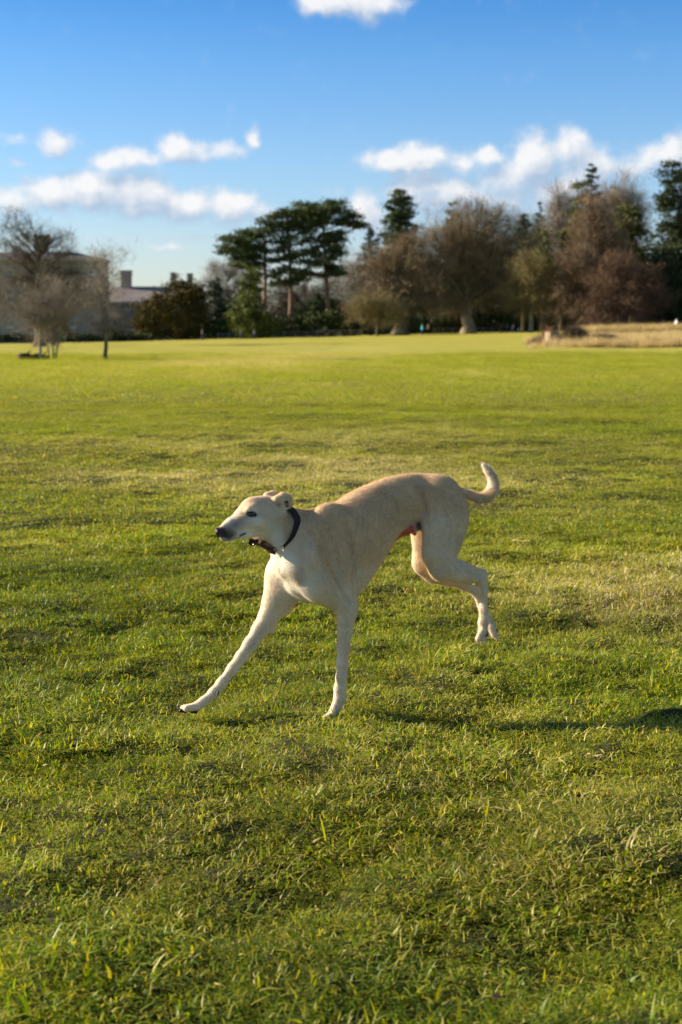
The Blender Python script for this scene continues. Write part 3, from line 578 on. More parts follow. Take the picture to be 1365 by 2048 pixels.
    leafy('clipped_bush', 'square dark clipped bush just right of the slender lone tree trunk', 230, 225, [(228, 668, 10, 14), (236, 664, 8, 10)], 63, M_dark, 2500, .22, .4, 60, .1, cat='bush', trunkname='stem')
build_trees()

# ------------------------------------------------------------------ buildings
def build_houses():
    stone = mat_noise('stone', (.20, .178, .17), (.31, .28, .268), .6, .9, .3); stone2 = mat_noise('pale_stone', (.30, .275, .26), (.42, .39, .36), .8, .9, .3)
    slate = mat_noise('slate', (.085, .075, .085), (.15, .13, .15), .8, .7, .3); slate2 = mat_noise('purple_slate', (.18, .160, .175), (.28, .25, .265), .6, .75, .3)
    glass = mat_noise('window_glass', (.05, .06, .08), (.12, .14, .17), .5, .15, spec=.6); white = mat_noise('window_paint', (.55, .54, .52), (.66, .65, .62), 3, .6)
    cream = mat_noise('chimney_pot', (.4, .27, .18), (.5, .35, .24), 3, .8)
    def house(name, label, px0, px1, Y, depth, eave, ridge, hip, winrows, winstep, wm, rm, wx0=None, par=.0):
        x0, x1 = XW(px0, Y), XW(px1, Y); cx = (x0+x1)/2; gzz = gz1(cx, Y); r = empty(name, (cx, Y, gzz)); b = np.array([cx, Y, gzz]); ze = W(0, eave, Y)[2]; zr = W(0, ridge, Y)[2]
        rows = []; s = Y/FPX
        # wall with real openings: front face as grid with holes
        xs = [x0]; wins = []; x = x0+ (winstep*.6)
        while x < x1-winstep*.4: wins.append(x); x += winstep
        ww = 1.15; zs = sorted({gzz-1, ze} | {z for (z0, z1) in winrows for z in (z0, z1)}); xs = sorted({x0, x1} | {v for w in wins for v in (w-ww/2, w+ww/2)})
        mb = MB()
        for i in range(len(xs)-1):
            for j in range(len(zs)-1):
                hole = any(abs((xs[i]+xs[i+1])/2-w) < ww/2 for w in wins) and any(z0 < (zs[j]+zs[j+1])/2 < z1 for z0, z1 in winrows)
                if hole: 
                    for k, (cxx, czz, hx, hz) in enumerate(()): pass
                else: mb.box(((xs[i]+xs[i+1])/2, Y+.2, (zs[j]+zs[j+1])/2), ((xs[i+1]-xs[i])/2, .2, (zs[j+1]-zs[j])/2))
        mb.box((cx, Y+depth/2+.4, (gzz-1+ze)/2), ((x1-x0)/2, depth/2-.0, (ze-gzz+1)/2-.01)); put(mb.build('wall', wm, r), b)
        cn = MB(); cn.box((cx, Y+depth/2, ze+.22), ((x1-x0)/2+.35, depth/2+.5, .22)); cn.box((cx, Y-.06, ze-1.0), ((x1-x0)/2+.06, .07, .12)); put(cn.build('cornice', stone2, r), b)
        ro = MB(); h = hip; zb = ze+.45+par
        V = [[x0, Y+.3, zb], [x1, Y+.3, zb], [x1, Y+depth, zb], [x0, Y+depth, zb], [x0+h, Y+depth*.42, zr], [x1-h, Y+depth*.42, zr], [x1-h, Y+depth*.58, zr], [x0+h, Y+depth*.58, zr]]
        ro.add(V, [[0, 1, 5, 4], [1, 2, 6, 5], [2, 3, 7, 6], [3, 0, 4, 7], [4, 5, 6, 7], [0, 3, 2, 1]]); rf = put(ro.build('roof', rm, r), b)
        for w in wins:
            for z0, z1 in winrows:
                f = MB(); zc = (z0+z1)/2; hz = (z1-z0)/2
                f.box((w-ww/2+.05, Y+.12, zc), (.05, .05, hz)); f.box((w+ww/2-.05, Y+.12, zc), (.05, .05, hz)); f.box((w, Y+.125, z0+.05), (ww/2-.1, .05, .05)); f.box((w, Y+.125, z1-.05), (ww/2-.1, .05, .05)); f.box((w, Y+.13, zc), (ww/2-.1, .04, .04)); f.box((w, Y+.128, zc), (.02, .04, hz-.1)); f.box((w, Y-.05, z0-.08), (ww/2+.1, .12, .07))
                fo = put(f.build('window', white, r), b); p = MB(); p.box((w, Y+.17, zc), (ww/2-.1, .008, hz-.1)); po = put(p.build('pane', glass, fo), b)
        return r, rf, b, ze, zr
    def chimney(rf, b, px, Y, wpx, top, bot, m, pots=3):
        s = Y/FPX; c = MB(); x = XW(px, Y); zt = W(0, top, Y)[2]; zb = W(0, bot, Y)[2]; w = wpx*s/2
        c.box((x, Y, (zb+zt-.9)/2), (w*.86, .8, (zt-.9-zb)/2)); c.box((x, Y, zt-.75), (w, .95, .15)); c.box((x, Y, zt-.4), (w*.9, .85, .2)); c.box((x, Y, zt-.1), (w*1.04, 1.0, .1))
        co = put(c.build('chimney', m, rf), b)
    Y = 252
    r, rf, b, ze, zr = house('manor_house', 'large grey stone manor with hipped slate roof behind the leafless trees', -330, 203, Y, 9, 521, 502, 5.0, [(2.0, 4.2), (6.3, 8.6), (10.3, 12.0)], 3.6, stone, slate)
    chimney(rf, b, 88, Y+4, 30, 470, 512, stone2); chimney(rf, b, -120, Y+4, 30, 470, 512, stone2)
    tag(r, 'large grey stone manor with hipped slate roof behind the leafless trees', 'house')
    Y = 262
    r, rf, b, ze, zr = house('stable_block', 'lower stone wing with purple slate roof right of the manor', 212, 402, Y, 14, 608, 571, .3, [(1.6, 3.5)], 2.9, stone, slate2)
    chimney(rf, b, 255, Y+6, 23, 541, 585, stone2); chimney(rf, b, 349, Y+6, 10, 545, 585, stone2); chimney(rf, b, 382, Y+6, 11, 547, 585, stone2)
    tag(r, 'lower stone wing with purple slate roof right of the manor', 'house')
build_houses()

# ------------------------------------------------------------------ people, fence, stump, dry grass
def caps(Fd, G, a, b, ra, rb, k=.03, sq=None):
    a = np.asarray(a, float); b = np.asarray(b, float); X, Y, Z = G; ab = b-a; L2 = max(ab@ab, 1e-9)
    t = np.clip(((X-a[0])*ab[0]+(Y-a[1])*ab[1]+(Z-a[2])*ab[2])/L2, 0, 1)
    d = np.sqrt((X-a[0]-t*ab[0])**2+(Y-a[1]-t*ab[1])**2+(Z-a[2]-t*ab[2])**2) - (ra+(rb-ra)*t)
    h = np.maximum(k-np.abs(Fd-d), 0)/k; return np.minimum(Fd, d) - h*h*k*.25
def person(label, px, Y, jacket, trousers, seed, H=1.72, face=0, bend=0.0, group=None, hair=(.06, .04, .025)):
    root, b = rootat('person', px, Y); g = np.random.default_rng(seed); h = .03; s = H/1.75
    ax = [np.arange(-.6, .6, h), np.arange(-.5, .5, h), np.arange(-.06, 1.95, h)]; G = np.meshgrid(*ax, indexing='ij'); big = np.full(G[0].shape, 9.)
    st = .16; lean = bend
    def P(x, y, z): return np.array([x + lean*max(0, z-.9), y, z])*s
    hip = [P(0, .09, .92), P(0, -.09, .92)]; knee = [P(.10, .09, .5), P(-.04, -.09, .5)]; foot = [P(st, .09, .08), P(-st, -.09, .08)]
    def legs(F, e):
        for i in (0, 1): F = caps(F, G, hip[i], knee[i], .10+e, .065+e); F = caps(F, G, knee[i], foot[i], .065+e, .045+e)
        return F
    def torso(F, e):
        F = caps(F, G, P(0, .07, .95), P(0, .09, 1.38), .12+e, .12+e); F = caps(F, G, P(0, -.07, .95), P(0, -.09, 1.38), .12+e, .12+e)
        for sy, sx in ((1, -.12), (-1, .14)): F = caps(F, G, P(0, sy*.19, 1.40), P(sx, sy*.25, 1.14), .055+e, .045+e); F = caps(F, G, P(sx, sy*.25, 1.14), P(sx+.14, sy*.22, .95), .045+e, .035+e)
        return F
    F = torso(legs(big, 0), 0); F = caps(F, G, P(0, 0, 1.42), P(.02, 0, 1.56), .055, .05); F = caps(F, G, P(.01, 0, 1.66), P(.03, 0, 1.61), .098, .075)
    for i, sy in ((0, 1), (1, -1)):
        F = caps(F, G, foot[i], foot[i]+np.array([.17, 0, -.03])*s, .045, .035)
        sx = (-.12, .14)[i]; F = caps(F, G, P(sx+.14, sy*.22, .95), P(sx+.18, sy*.22, .88), .035, .03)
    o3 = (-.6, -.5, -.06); rot = Matrix.Rotation(face, 4, 'Z')
    def mk(nm, F, c):
        V, Fa = surfnet(F, o3, h); m = mat_noise(nm+'_cloth', tuple(x*.85 for x in c), tuple(min(1, x*1.1) for x in c), 9, .85); o = mesh_np(nm, V, Fa, m, root, True); o.data.transform(rot); return o
    mk('body', F, (.5, .32, .24)); mk('trousers', np.maximum(legs(big, .022), -(G[2]-.10)*1.0), trousers); mk('jacket', np.maximum(torso(big, .03), .82*s-G[2]), jacket)
    hr = caps(big, G, P(-.01, 0, 1.70), P(-.03, 0, 1.66), .105, .09); mk('hair', hr, hair)
    return tag(root, label, 'person', group)
def build_small():
    person('person in a bright turquoise blue coat walking right of the wide brown tree', 845, 226, (.02, .36, .50), (.05, .06, .09), 1, face=math.pi)
    person('person in a tan coat and black trousers beside the one in turquoise', 857, 226, (.26, .17, .11), (.012, .012, .014), 2, face=math.pi)
    person('person in dark maroon, leftmost of the group near the slim pale trunk', 1005, 236, (.20, .09, .07), (.03, .03, .035), 3)
    person('person in a slate blue jacket in the group near the slim pale trunk', 1014, 235, (.14, .18, .28), (.03, .07, .10), 4)
    person('person in pale pink leaning forward over the white pram', 1025, 234, (.68, .45, .42), (.55, .40, .38), 5, H=1.6, bend=.35)
    person('person with bare head in dark clothes under the narrow bluish conifer', 405, 214, (.10, .07, .10), (.03, .03, .04), 6)
    person('person in dark blue with fair hair in front of the cone shaped yew', 482, 214, (.05, .07, .12), (.03, .03, .04), 7, H=1.3, hair=(.4, .25, .15))
    person('person in a grey blue coat just right of the cone shaped yew', 509, 214, (.10, .12, .17), (.03, .03, .04), 8, H=1.5)
    person('person in a white top at the right picture edge above the dry grass', 1353, 205, (.72, .72, .75), (.16, .18, .24), 9, face=math.pi)
    # pram
    root, b = rootat('pram', 1040, 234); mb = MB(); wm = mat_noise('pram_cloth', (.7, .7, .7), (.8, .8, .8), 5, .8); dk = mat_noise('pram_frame', (.02, .02, .02), (.04, .04, .04), 5, .5)
    V = []; 
    for i in range(9):
        a = math.pi*i/8
        for y in (-.25, .25): V.append([.42*math.cos(a), y, .55+.42*math.sin(a)*(1 if a < 1.6 else .55)])
    mb.add(np.array(V), [[2*i, 2*i+1, 2*i+3, 2*i+2] for i in range(8)]); mb.box((0, 0, .5), (.44, .26, .12)); mb.build('hood', wm, root)
    fr = MB(); fr.tube([(-.4, -.2, .2), (.3, -.2, .5), (.75, -.2, 1.0)], [.02]*3, 5); fr.tube([(-.4, .2, .2), (.3, .2, .5), (.75, .2, 1.0)], [.02]*3, 5); fr.tube([(.75, -.2, 1.0), (.75, .2, 1.0)], [.02]*2, 5); fr.tube([(.4, -.2, .15), (-.2, -.2, .5)], [.02]*2, 5); fr.tube([(.4, .2, .15), (-.2, .2, .5)], [.02]*2, 5); fr.build('frame', dk, root)
    for x in (-.4, .4):
        for y in (-.23, .23):
            w = MB(); a = np.linspace(0, 2*math.pi, 13); w.tube(np.stack([x+.13*np.cos(a), np.full(13, y), .15+.13*np.sin(a)], -1), [.025]*13, 5, False); w.tube([(x-.12, y, .15), (x+.12, y, .15)], [.01]*2, 4); w.tube([(x, y, .03), (x, y, .27)], [.01]*2, 4); w.build('wheel', dk, root)
    tag(root, 'white hooded pram among the group near the slim pale trunk', 'pram')
    # small tan dog with the person at the right edge
    root, b = rootat('dog', 1325, 203); h = .02; ax = [np.arange(-.6, .6, h), np.arange(-.25, .25, h), np.arange(-.04, .8, h)]; G = np.meshgrid(*ax, indexing='ij'); F = np.full(G[0].shape, 9.)
    F = caps(F, G, (-.22, 0, .43), (.25, 0, .45), .13, .10); F = caps(F, G, (-.25, 0, .48), (-.36, 0, .62), .08, .065); F = caps(F, G, (-.36, 0, .64), (-.40, 0, .63), .075, .07); F = caps(F, G, (-.40, 0, .62), (-.50, 0, .59), .05, .035)
    for x, y in ((-.22, .07), (-.2, -.07), (.24, .07), (.27, -.07)): F = caps(F, G, (x, y, .38), (x+(.04 if x > 0 else 0), y, .2), .06, .035); F = caps(F, G, (x+(.04 if x > 0 else 0), y, .2), (x, y, .03), .033, .028)
    F = caps(F, G, (.3, 0, .5), (.46, 0, .62), .03, .02); F = caps(F, G, (-.34, .06, .68), (-.33, .07, .6), .02, .015); F = caps(F, G, (-.34, -.06, .68), (-.33, -.07, .6), .02, .015)
    V, Fa = surfnet(F, (-.6, -.25, -.04), h); mesh_np('body', V, Fa, mat_noise('tan_fur', (.42, .30, .18), (.55, .40, .25), 8, .9), root, True); tag(root, 'small tan dog standing by the person in the white top', 'dog')
    # post and rail fences
    wood = mat_noise('weathered_wood', (.20, .18, .16), (.34, .31, .28), 3, .9)
    def fence(label, p0, p1, Y, n):
        root, b = rootat('rail_fence', (p0+p1)/2, Y); xs = np.linspace(XW(p0, Y), XW(p1, Y), n)
        for x in xs:
            m = MB(); z = gz1(x, Y); m.box((x, Y, z+.5), (.07, .07, .58)); put(m.build('post', wood, root), b)
        for hgt in (.45, .9):
            m = MB()
            for i in range(n-1): m.tube([(xs[i], Y-.08, gz1(xs[i], Y)+hgt), (xs[i+1], Y-.08, gz1(xs[i+1], Y)+hgt)], [.05]*2, 4)
            put(m.build('rail', wood, root), b)
        tag(root, label, 'fence')
    fence('low grey rail fence below the cone shaped yew and laurel hedge', 436, 724, 236, 14); fence('low grey rail fence running right of the walkers in turquoise and tan', 868, 925, 241, 4); fence('low grey rail fence left of the pram group', 950, 1000, 243, 4)
    # stump
    root, b = rootat('tree_stump', 1105, 106); mb = MB(); g = np.random.default_rng(3); zb = b[2]
    k = 16; rows = []
    for i, (z, r) in enumerate(((-.1, .72), (.1, .62), (.45, .55), (.95, .52), (1.02, .48))):
        a = np.arange(k)*2*math.pi/k; rr = r*(1+.10*np.sin(a*3+1)+.07*np.sin(a*5)+g.normal(0, .03, k)); rows.append(np.stack([b[0]+rr*np.cos(a), b[1]+rr*np.sin(a), np.full(k, zb+z)+(g.normal(0, .06, k) if i > 2 else 0)], -1))
    V = np.vstack(rows+[[[b[0], b[1], zb+.96]]]); F = [[i*k+j, i*k+(j+1) % k, (i+1)*k+(j+1) % k, (i+1)*k+j] for i in range(4) for j in range(k)]+[[4*k+j, 4*k+(j+1) % k, 5*k, 5*k] for j in range(k)]
    mb.add(V, F); put(mb.build('trunk', mat_noise('stump_wood', (.14, .09, .055), (.42, .31, .21), 3, .95, .8), root), b); tag(root, 'broken pale brown tree stump standing in the dry grass', 'stump')
    def heap(name, label, px, Y, hw, hh, mat, n, seed, wd=.03, ln=.6, cat='brush'):
        g = np.random.default_rng(seed); root, b = rootat(name, px, Y); R = hw*Y/FPX; Hh = hh*Y/FPX; a = g.random(n)*6.283; r = np.sqrt(g.random(n)); z = (1-r**2)*Hh*g.random(n)**.5
        B = np.stack([b[0]+R*r*np.cos(a), b[1]+R*.7*r*np.sin(a), b[2]+z], -1); D = g.normal(size=(n, 3)); D[:, 2] = np.abs(D[:, 2])*.7; V, F = slivers(B, D, ln*(.4+g.random(n)), np.full(n, wd), g)
        mb = MB(); 
        for i in range(14): q = B[g.integers(n)]; mb.tube([[q[0], q[1], b[2]], q+[.1, 0, .1], q+g.normal(size=3)*.3+[0, 0, .25]], [.04, .03, .01], 5)
        put(mb.build('branches', M_bark, root), b); put(mesh_np('twigs', V, F, mat, root), b); tag(root, label, cat)
    dk = mat_noise('dead_brush', (.07, .048, .032), (.19, .135, .085), 1.5, .95)
    heap('brushwood_heap', 'dark heap of brushwood right of the broken stump', 1150, 108, 32, 34, dk, 9000, 5)
    heap('bramble_patch', 'low brown bramble patch right of the brushwood heap', 1208, 107, 36, 18, dk, 5500, 6)
    heap('bramble_patch', 'small brown bramble patch left of the broken stump', 1082, 108, 20, 12, mat_noise('dead_brush_b', (.16, .11, .07), (.30, .22, .15), 1.5, .95), 2200, 7)
    heap('dead_shrub', 'rust coloured dead shrub poking up behind the stump', 1100, 118, 18, 34, mat_noise('rust_brush', (.18, .085, .05), (.28, .15, .09), 1.5, .95), 900, 8, cat='shrub')
    # fallen logs
    def log(label, pa, pb, Ya, Yb, r, mat, seed):
        g = np.random.default_rng(seed); A = np.array([XW(pa, Ya), Ya, 0]); B = np.array([XW(pb, Yb), Yb, 0]); root = empty('fallen_log', (A[0], A[1], gz1(A[0], A[1]))); b = np.array(root.location)
        P = []
        for t in np.linspace(0, 1, 10): p = A*(1-t)+B*t; p[2] = gz1(p[0], p[1])+r*.8+g.normal()*r*.12; P.append(p)
        mb = MB(); mb.tube(P, r*(1+.12*g.normal(size=10))*np.linspace(1.15, .75, 10), 10); put(mb.build('log', mat, root, True), b)
        m2 = MB(); 
        for i in (2, 5, 7): m2.tube([P[i], P[i]+np.array([.15, -.1, r*1.3]), P[i]+np.array([.3, -.1, r*1.9])], [r*.3, r*.2, r*.06], 6)
        put(m2.build('branch_stub', mat, root, True), b); tag(root, label, 'log')
    log('dark fallen log at the foot of the small slim trunked tree', 37, 97, 64.5, 65.5, .15, mat_noise('dark_log', (.03, .02, .014), (.10, .065, .04), 4, .95, .6), 4)
    log('pale fallen log lying behind the brushwood heap', 1128, 1182, 150, 153, .22, M_barkpale, 5)
    # tall dry grass
    tall = [clump(700+i, 110, .45, .30, .85,   .016, .55, mat=STRAW) for i in range(6)]; g = np.random.default_rng(77)
    n = 5200; Y = 98+45*g.random(n)**1.2; px = 1030+680*g.random(n); px = np.where(px < 1190, np.where(g.random(n) < (px-1040)/260, px, px+300), px); X = (px-682.5)/FPX*Y
    X = X[Y > 0]; scatter('dry_grass', tall, X, Y, .4+.9*g.random(n)**1.5, .6+.7*g.random(n), 'band of tall straw coloured dry grass on the right of the field', 'dry grass', dryadd=.35)
    n = 3800; Y = 196+22*g.random(n); px = 1160+560*g.random(n); X = (px-682.5)/FPX*Y; tall2 = [clump(720+i, 90, .6, .30, 1.0, .03, .55, mat=STRAW) for i in range(4)]
    scatter('rough_grass', tall2, X, Y, .6+.7*g.random(n), .6+.7*g.random(n), 'rough straw coloured grass along the foot of the trees', 'rough grass', dryadd=.3)
    # small things lying in the turf
    leafm = mat_noise('dead_leaf', (.42, .20, .09), (.62, .36, .20), 25, .6)
    def leaf(label, px, py, L, rz, seed, tilt=.3):
        d = ray(px, py); t = CAMZ/-d[2]; x, y = d[0]*t, d[1]*t; z = gz1(x, y)+.035; n = 9; V = []; F = []
        for i in range(n):
            u = i/(n-1); w = .32*L*math.sin(math.pi*min(1, u*.97+.02))**.8
            for k in (-1, 0, 1): V.append([(u-.5)*L, k*w, .18*L*abs(k)*math.sin(u*3.14)+.1*L*(u-.5)**2*2])
        for i in range(n-1):
            for k in (0, 1): F.append([3*i+k, 3*i+k+1, 3*i+k+4, 3*i+k+3])
        o = mesh_np('fallen_leaf', V, F, leafm, smooth=True); o.location = (x, y, z); o.rotation_euler = (tilt, .2, rz); tag(o, label, 'leaf', 'dead leaves fallen in the turf')
    leaf('bright orange brown fallen leaf in the foreground grass at lower left', 203, 1697, .024, .4, 1, .9); leaf('pinkish dead leaf in the turf below the raised front paw', 392, 1588, .018, 1.2, 2, .8); leaf('pale tan dead leaf at the bottom edge of the picture', 992, 2008, .020, .2, 3, .9)
    leaf('small brown dead leaf near the lower left corner', 104, 1882, .018, .9, 4, .8); leaf('tiny reddish dead leaf on the worn turf right of the tail', 1146, 979, .05, .3, 5, .9)
    def stick(label, px, py, px2, py2, r, c):
        P = []
        for k in range(6):
            u = k/5; d = ray(px+(px2-px)*u, py+(py2-py)*u); t = CAMZ/-d[2]; x, y = d[0]*t, d[1]*t; P.append([x, y, gz1(x, y)+.034+.004*math.sin(u*9)])
        m = MB(); m.tube(P, [r, r, r*.9, r*1.1, r*.8, r*.5], 6); o = m.build('twig', mat_noise('stick_bark', tuple(x*.7 for x in c), c, 30, .9), None, True); tag(o, label, 'twig')
    stick('short pinkish brown twig lying in the turf at right', 1172, 1518, 1208, 1527, .0022, (.55, .34, .24)); stick('pale straight twig on the worn turf right of the hind leg', 1025, 1102, 1065, 1106, .003, (.5, .36, .24))
build_small()


# ------------------------------------------------------------------ the sighthound
def build_dog():
    YAW = math.radians(22); Y0 = 4.78
    O = W(640, 1100, Y0); HD = np.array([math.cos(YAW), math.sin(YAW), 0]); LT = np.array([-math.sin(YAW), math.cos(YAW), 0])   # HD: towards the rump, LT: away from the camera
    OX = np.array([O[0], O[1], 0.0])
    def S(px, py, w=0.0):          # photo point on the plane that lies w metres beyond the dog's middle plane -> dog frame (u, w, z)
        d = ray(px, py); cz = np.array([0, 0, CAMZ]); t = (w - (cz-OX)@LT)/(d@LT); p = cz+d*t
        return np.array([(p-OX)@HD, w, p[2]])
    def depth(p): return (OX + HD*p[0] + LT*p[1])[1]
    h = 0.0034
    u0, u1, w0, w1, z0, z1 = -.62, .76, -.17, .23, -.02, .93
    ax = [np.arange(u0, u1, h, dtype=np.float32), np.arange(w0, w1, h, dtype=np.float32), np.arange(z0, z1, h, dtype=np.float32)]
    shp = tuple(len(a) for a in ax); F = np.full(shp, .2, np.float32)
    def box(lo, hi, pad):
        sl = []
        for i in range(3):
            a = max(0, int((lo[i]-pad-ax[i][0])/h)); b = min(shp[i], int((hi[i]+pad-ax[i][0])/h)+2); sl.append(slice(a, max(b, a+1)))
        return tuple(sl), np.meshgrid(*[ax[i][sl[i]] for i in range(3)], indexing='ij')
    def smin(A, B, k):
        q = np.maximum(k-np.abs(A-B), 0)/k; return np.minimum(A, B) - q*q*k*.25
    def smax(A, B, k): return -smin(-A, -B, k)
    def cap(a, b, ra, rb, k=.02, sq=1.0, sax=(0, 1, 0), op='add'):
        a = np.asarray(a, float); b = np.asarray(b, float); sl, (X, Y, Z) = box(np.minimum(a, b)-max(ra, rb), np.maximum(a, b)+max(ra, rb), k+.01)
        sax = np.asarray(sax, float); sax = sax/np.linalg.norm(sax)
        px, py, pz = X-a[0], Y-a[1], Z-a[2]; ab = b-a
        if sq != 1.0:
            d = (px*sax[0]+py*sax[1]+pz*sax[2])*(1/sq-1); px = px+d*sax[0]; py = py+d*sax[1]; pz = pz+d*sax[2]; ab = ab + (ab@sax)*(1/sq-1)*sax
        L2 = max(ab@ab, 1e-9); t = np.clip((px*ab[0]+py*ab[1]+pz*ab[2])/L2, 0, 1)
        D = (np.sqrt((px-t*ab[0])**2+(py-t*ab[1])**2+(pz-t*ab[2])**2) - (ra+(rb-ra)*t)).astype(np.float32)
        if sq < 1: D = D*(.5+.5*sq)
        if op == 'add': F[sl] = smin(F[sl], D, k)
        else: F[sl] = smax(F[sl], -D, k)
    def pc(p, q, ra, rb, wa=0., wb=None, k=.02, sq=1.0, op='add', sax=(0, 1, 0)):     # photo pixels in, radii in photo pixels
        A = S(p[0], p[1], wa); B = S(q[0], q[1], wa if wb is None else wb); cap(A, B, ra*depth(A)/FPX, rb*depth(B)/FPX, k, sq, sax, op)
    def chain(pts, k=.02, sq=1.0):
        for (a, b) in zip(pts[:-1], pts[1:]): pc(a[:2], b[:2], a[3]*.93, b[3]*.93, a[2], b[2], k, sq)
    # --- trunk: top line, belly line and half width along the body
    top = [(566, 1062), (590, 1042), (615, 1037), (650, 1020), (700, 987), (750, 964), (800, 950), (835, 947), (865, 950), (892, 963), (915, 982), (928, 1000)]
    bot = [(566, 1118), (580, 1150), (597, 1180), (630, 1198), (665, 1205), (700, 1200), (735, 1164), (765, 1120), (790, 1080), (812, 1056), (840, 1046), (870, 1046), (900, 1050), (928, 1040)]
    T = np.array([S(x, y) for x, y in top]); B = np.array([S(x, y) for x, y in bot])
    def crs(x, xp, fp):
        x = np.asarray(x, float); m = np.gradient(fp, xp); i = np.clip(np.searchsorted(xp, x)-1, 0, len(xp)-2); hh = xp[i+1]-xp[i]; t = np.clip((x-xp[i])/hh, 0, 1)
        return (2*t**3-3*t*t+1)*fp[i] + (t**3-2*t*t+t)*hh*m[i] + (-2*t**3+3*t*t)*fp[i+1] + (t**3-t*t)*hh*m[i+1]
    ul, ur = T[0, 0], T[-1, 0]; us = ax[0].astype(float); ok = (us > ul-.02) & (us < ur+.02); ui = np.where(ok)[0]
    uu = np.clip(us[ui], ul, ur); zt = crs(uu, T[:, 0], T[:, 2]); zb = crs(uu, B[:, 0], B[:, 2])
    wpx = np.array([566, 600, 640, 680, 720, 780, 830, 870, 905, 928]); wv = np.array([.038, .062, .080, .086, .082, .062, .052, .056, .058, .036]); wu = np.array([S(x, 1060)[0] for x in wpx]); hw = crs(uu, wu, wv)
    cz_ = (zt+zb)/2; hh = (zt-zb)/2; X, Yw, Z = np.meshgrid(us[ui], ax[1], ax[2], indexing='ij')
    tt = (Z-cz_[:, None, None])/hh[:, None, None]
    wl = hw[:, None, None]*(1-.18*np.clip(-tt, 0, 1)-.10*np.clip(tt, 0, 1)**2)
    # ribs and the last-rib edge as shallow relief
    rib = .0006*np.sin((X*1.0+(Z-.55)*.35)*2*math.pi/.030)*np.exp(-((X-S(770, 1040)[0])/.07)**2-((Z-S(770, 1050)[2])/.07)**2)
    q = np.sqrt((np.abs(tt)**2.25)+(np.abs(Yw/(wl+rib))**2.25)+1e-9)**(2/2.25)
    D = (q-1)*np.minimum(hh, hw)[:, None, None]*.9
    end = np.maximum(ul-X, X-ur); D = smax(D, end, .03); F[ui[0]:ui[-1]+1] = smin(F[ui[0]:ui[-1]+1], D.astype(np.float32), .02)
    # spine knuckles
    for x, y in ((752, 967), (766, 961), (780, 957), (862, 952), (872, 956)): pc((x, y+3), (x+5, y+2), 4.2, 4.2, 0, k=.008)
    # --- neck and chest
    pc((548, 1046), (600, 1098), 33, 52, .0, .0, k=.05, sq=.82); pc((600, 1060), (650, 1060), 30, 34, 0, k=.05, sq=.8)
    pc((575, 1125), (606, 1168), 30, 26, 0, k=.04, sq=.9)
    pc((590, 1172), (618, 1186), 15, 14, 0, k=.03)                     # breast bone
    pc((560, 1075), (577, 1130), 14, 16, -.02, k=.03); pc((577, 1130), (596, 1172), 12, 10, -.022, k=.025)       # throat cord
    # --- near shoulder and fore leg
    n = -.062
    pc((655, 1035), (618, 1122), 22, 32, -.045, -.060, k=.045, sq=.55); pc((660, 1050), (672, 1150), 26, 30, -.05, -.058, k=.045, sq=.55)
    pc((612, 1125), (640, 1175), 34, 28, n, k=.04, sq=.75); pc((640, 1160), (690, 1212), 34, 21, -.060, -.066, k=.035, sq=.7)
    pc((672, 1150), (700, 1218), 26, 15, -.062, -.070, k=.03, sq=.7)
    chain([(691, 1222, -.068, 19), (692, 1240, -.068, 17), (690, 1263, -.067, 15), (687, 1294, -.066, 13), (685, 1325, -.065, 12), (683, 1355, -.064, 11.2), (680, 1378, -.064, 12.2), (680, 1396, -.064, 12.2), (673, 1414, -.064, 10.2), (665, 1429, -.064, 10.5)], k=.012, sq=.85)
    pc((704, 1222), (708, 1228), 8, 6, -.070, k=.012)                  # point of elbow
    for dx, dw in ((-9, -.018), (-13, -.006), (-12, .007), (-6, .018)): pc((665, 1430), (660+dx, 1438), 8, 6.6, -.064+dw*.6, -.064+dw*1.1, k=.004)
    # --- far shoulder and the reaching fore leg
    f = .066
    pc((600, 1100), (572, 1150), 34, 34, .045, f, k=.045, sq=.7); pc((570, 1150), (553, 1205), 37, 30, f, k=.04, sq=.75); pc((585, 1165), (562, 1205), 28, 24, .05, f, k=.03, sq=.8)
    chain([(555, 1200, f, 27), (538, 1232, f, 21.5), (522, 1258, f, 18), (501, 1289, f, 14.8), (483, 1314, f, 12.6), (466, 1337, f, 11.2), (444, 1366, f, 10.8), (428, 1386, f, 11), (408, 1403, f, 9.2), (394, 1411, f, 9.6)], k=.014, sq=.85)
    pc((546, 1252), (545, 1262), 8, 6.5, f, k=.014)
    for i, dw in enumerate((-.019, -.006, .007, .019)): pc((394, 1413), (373-(i in (1, 2))*6, 1417), 8, 7, f+dw*.6, f+dw*1.1, k=.004)
    # --- near hind leg
    r = -.052
    pc((885, 990), (892, 1050), 36, 40, -.040, r, k=.04, sq=.62); pc((892, 1040), (880, 1105), 40, 31, r, k=.035, sq=.62); pc((908, 1020), (896, 1085), 25, 24, r, k=.03, sq=.7)
    pc((880, 1100), (883, 1134), 30, 26, r, k=.03, sq=.7); pc((866, 1050), (866, 1110), 15, 15, r-.008, k=.03, sq=.8)
    chain([(886, 1136, r, 26), (915, 1143, r, 21), (940, 1150, r, 14.5), (960, 1154, r, 11)], k=.022, sq=.75)
    pc((922, 1130), (966, 1146), 6, 6.5, r, k=.012)                   # heel tendon
    chain([(966, 1148, r, 8), (965, 1162, r, 10), (967, 1180, r, 9), (967, 1218, r, 8.2), (967, 1245, r, 10), (966, 1262, r, 10.5)], k=.012, sq=.85)
    for (tx, ty, rr), dw in zip(((962, 1282, 6.2), (956, 1279, 6), (968, 1278, 6), (974, 1269, 6.2)), (-.006, -.017, .006, .017)): pc((966, 1260), (tx, ty), 7.5, rr*.93, r+dw*.7, r+dw*1.15, k=.004)
    # --- far hind leg
    e = .055
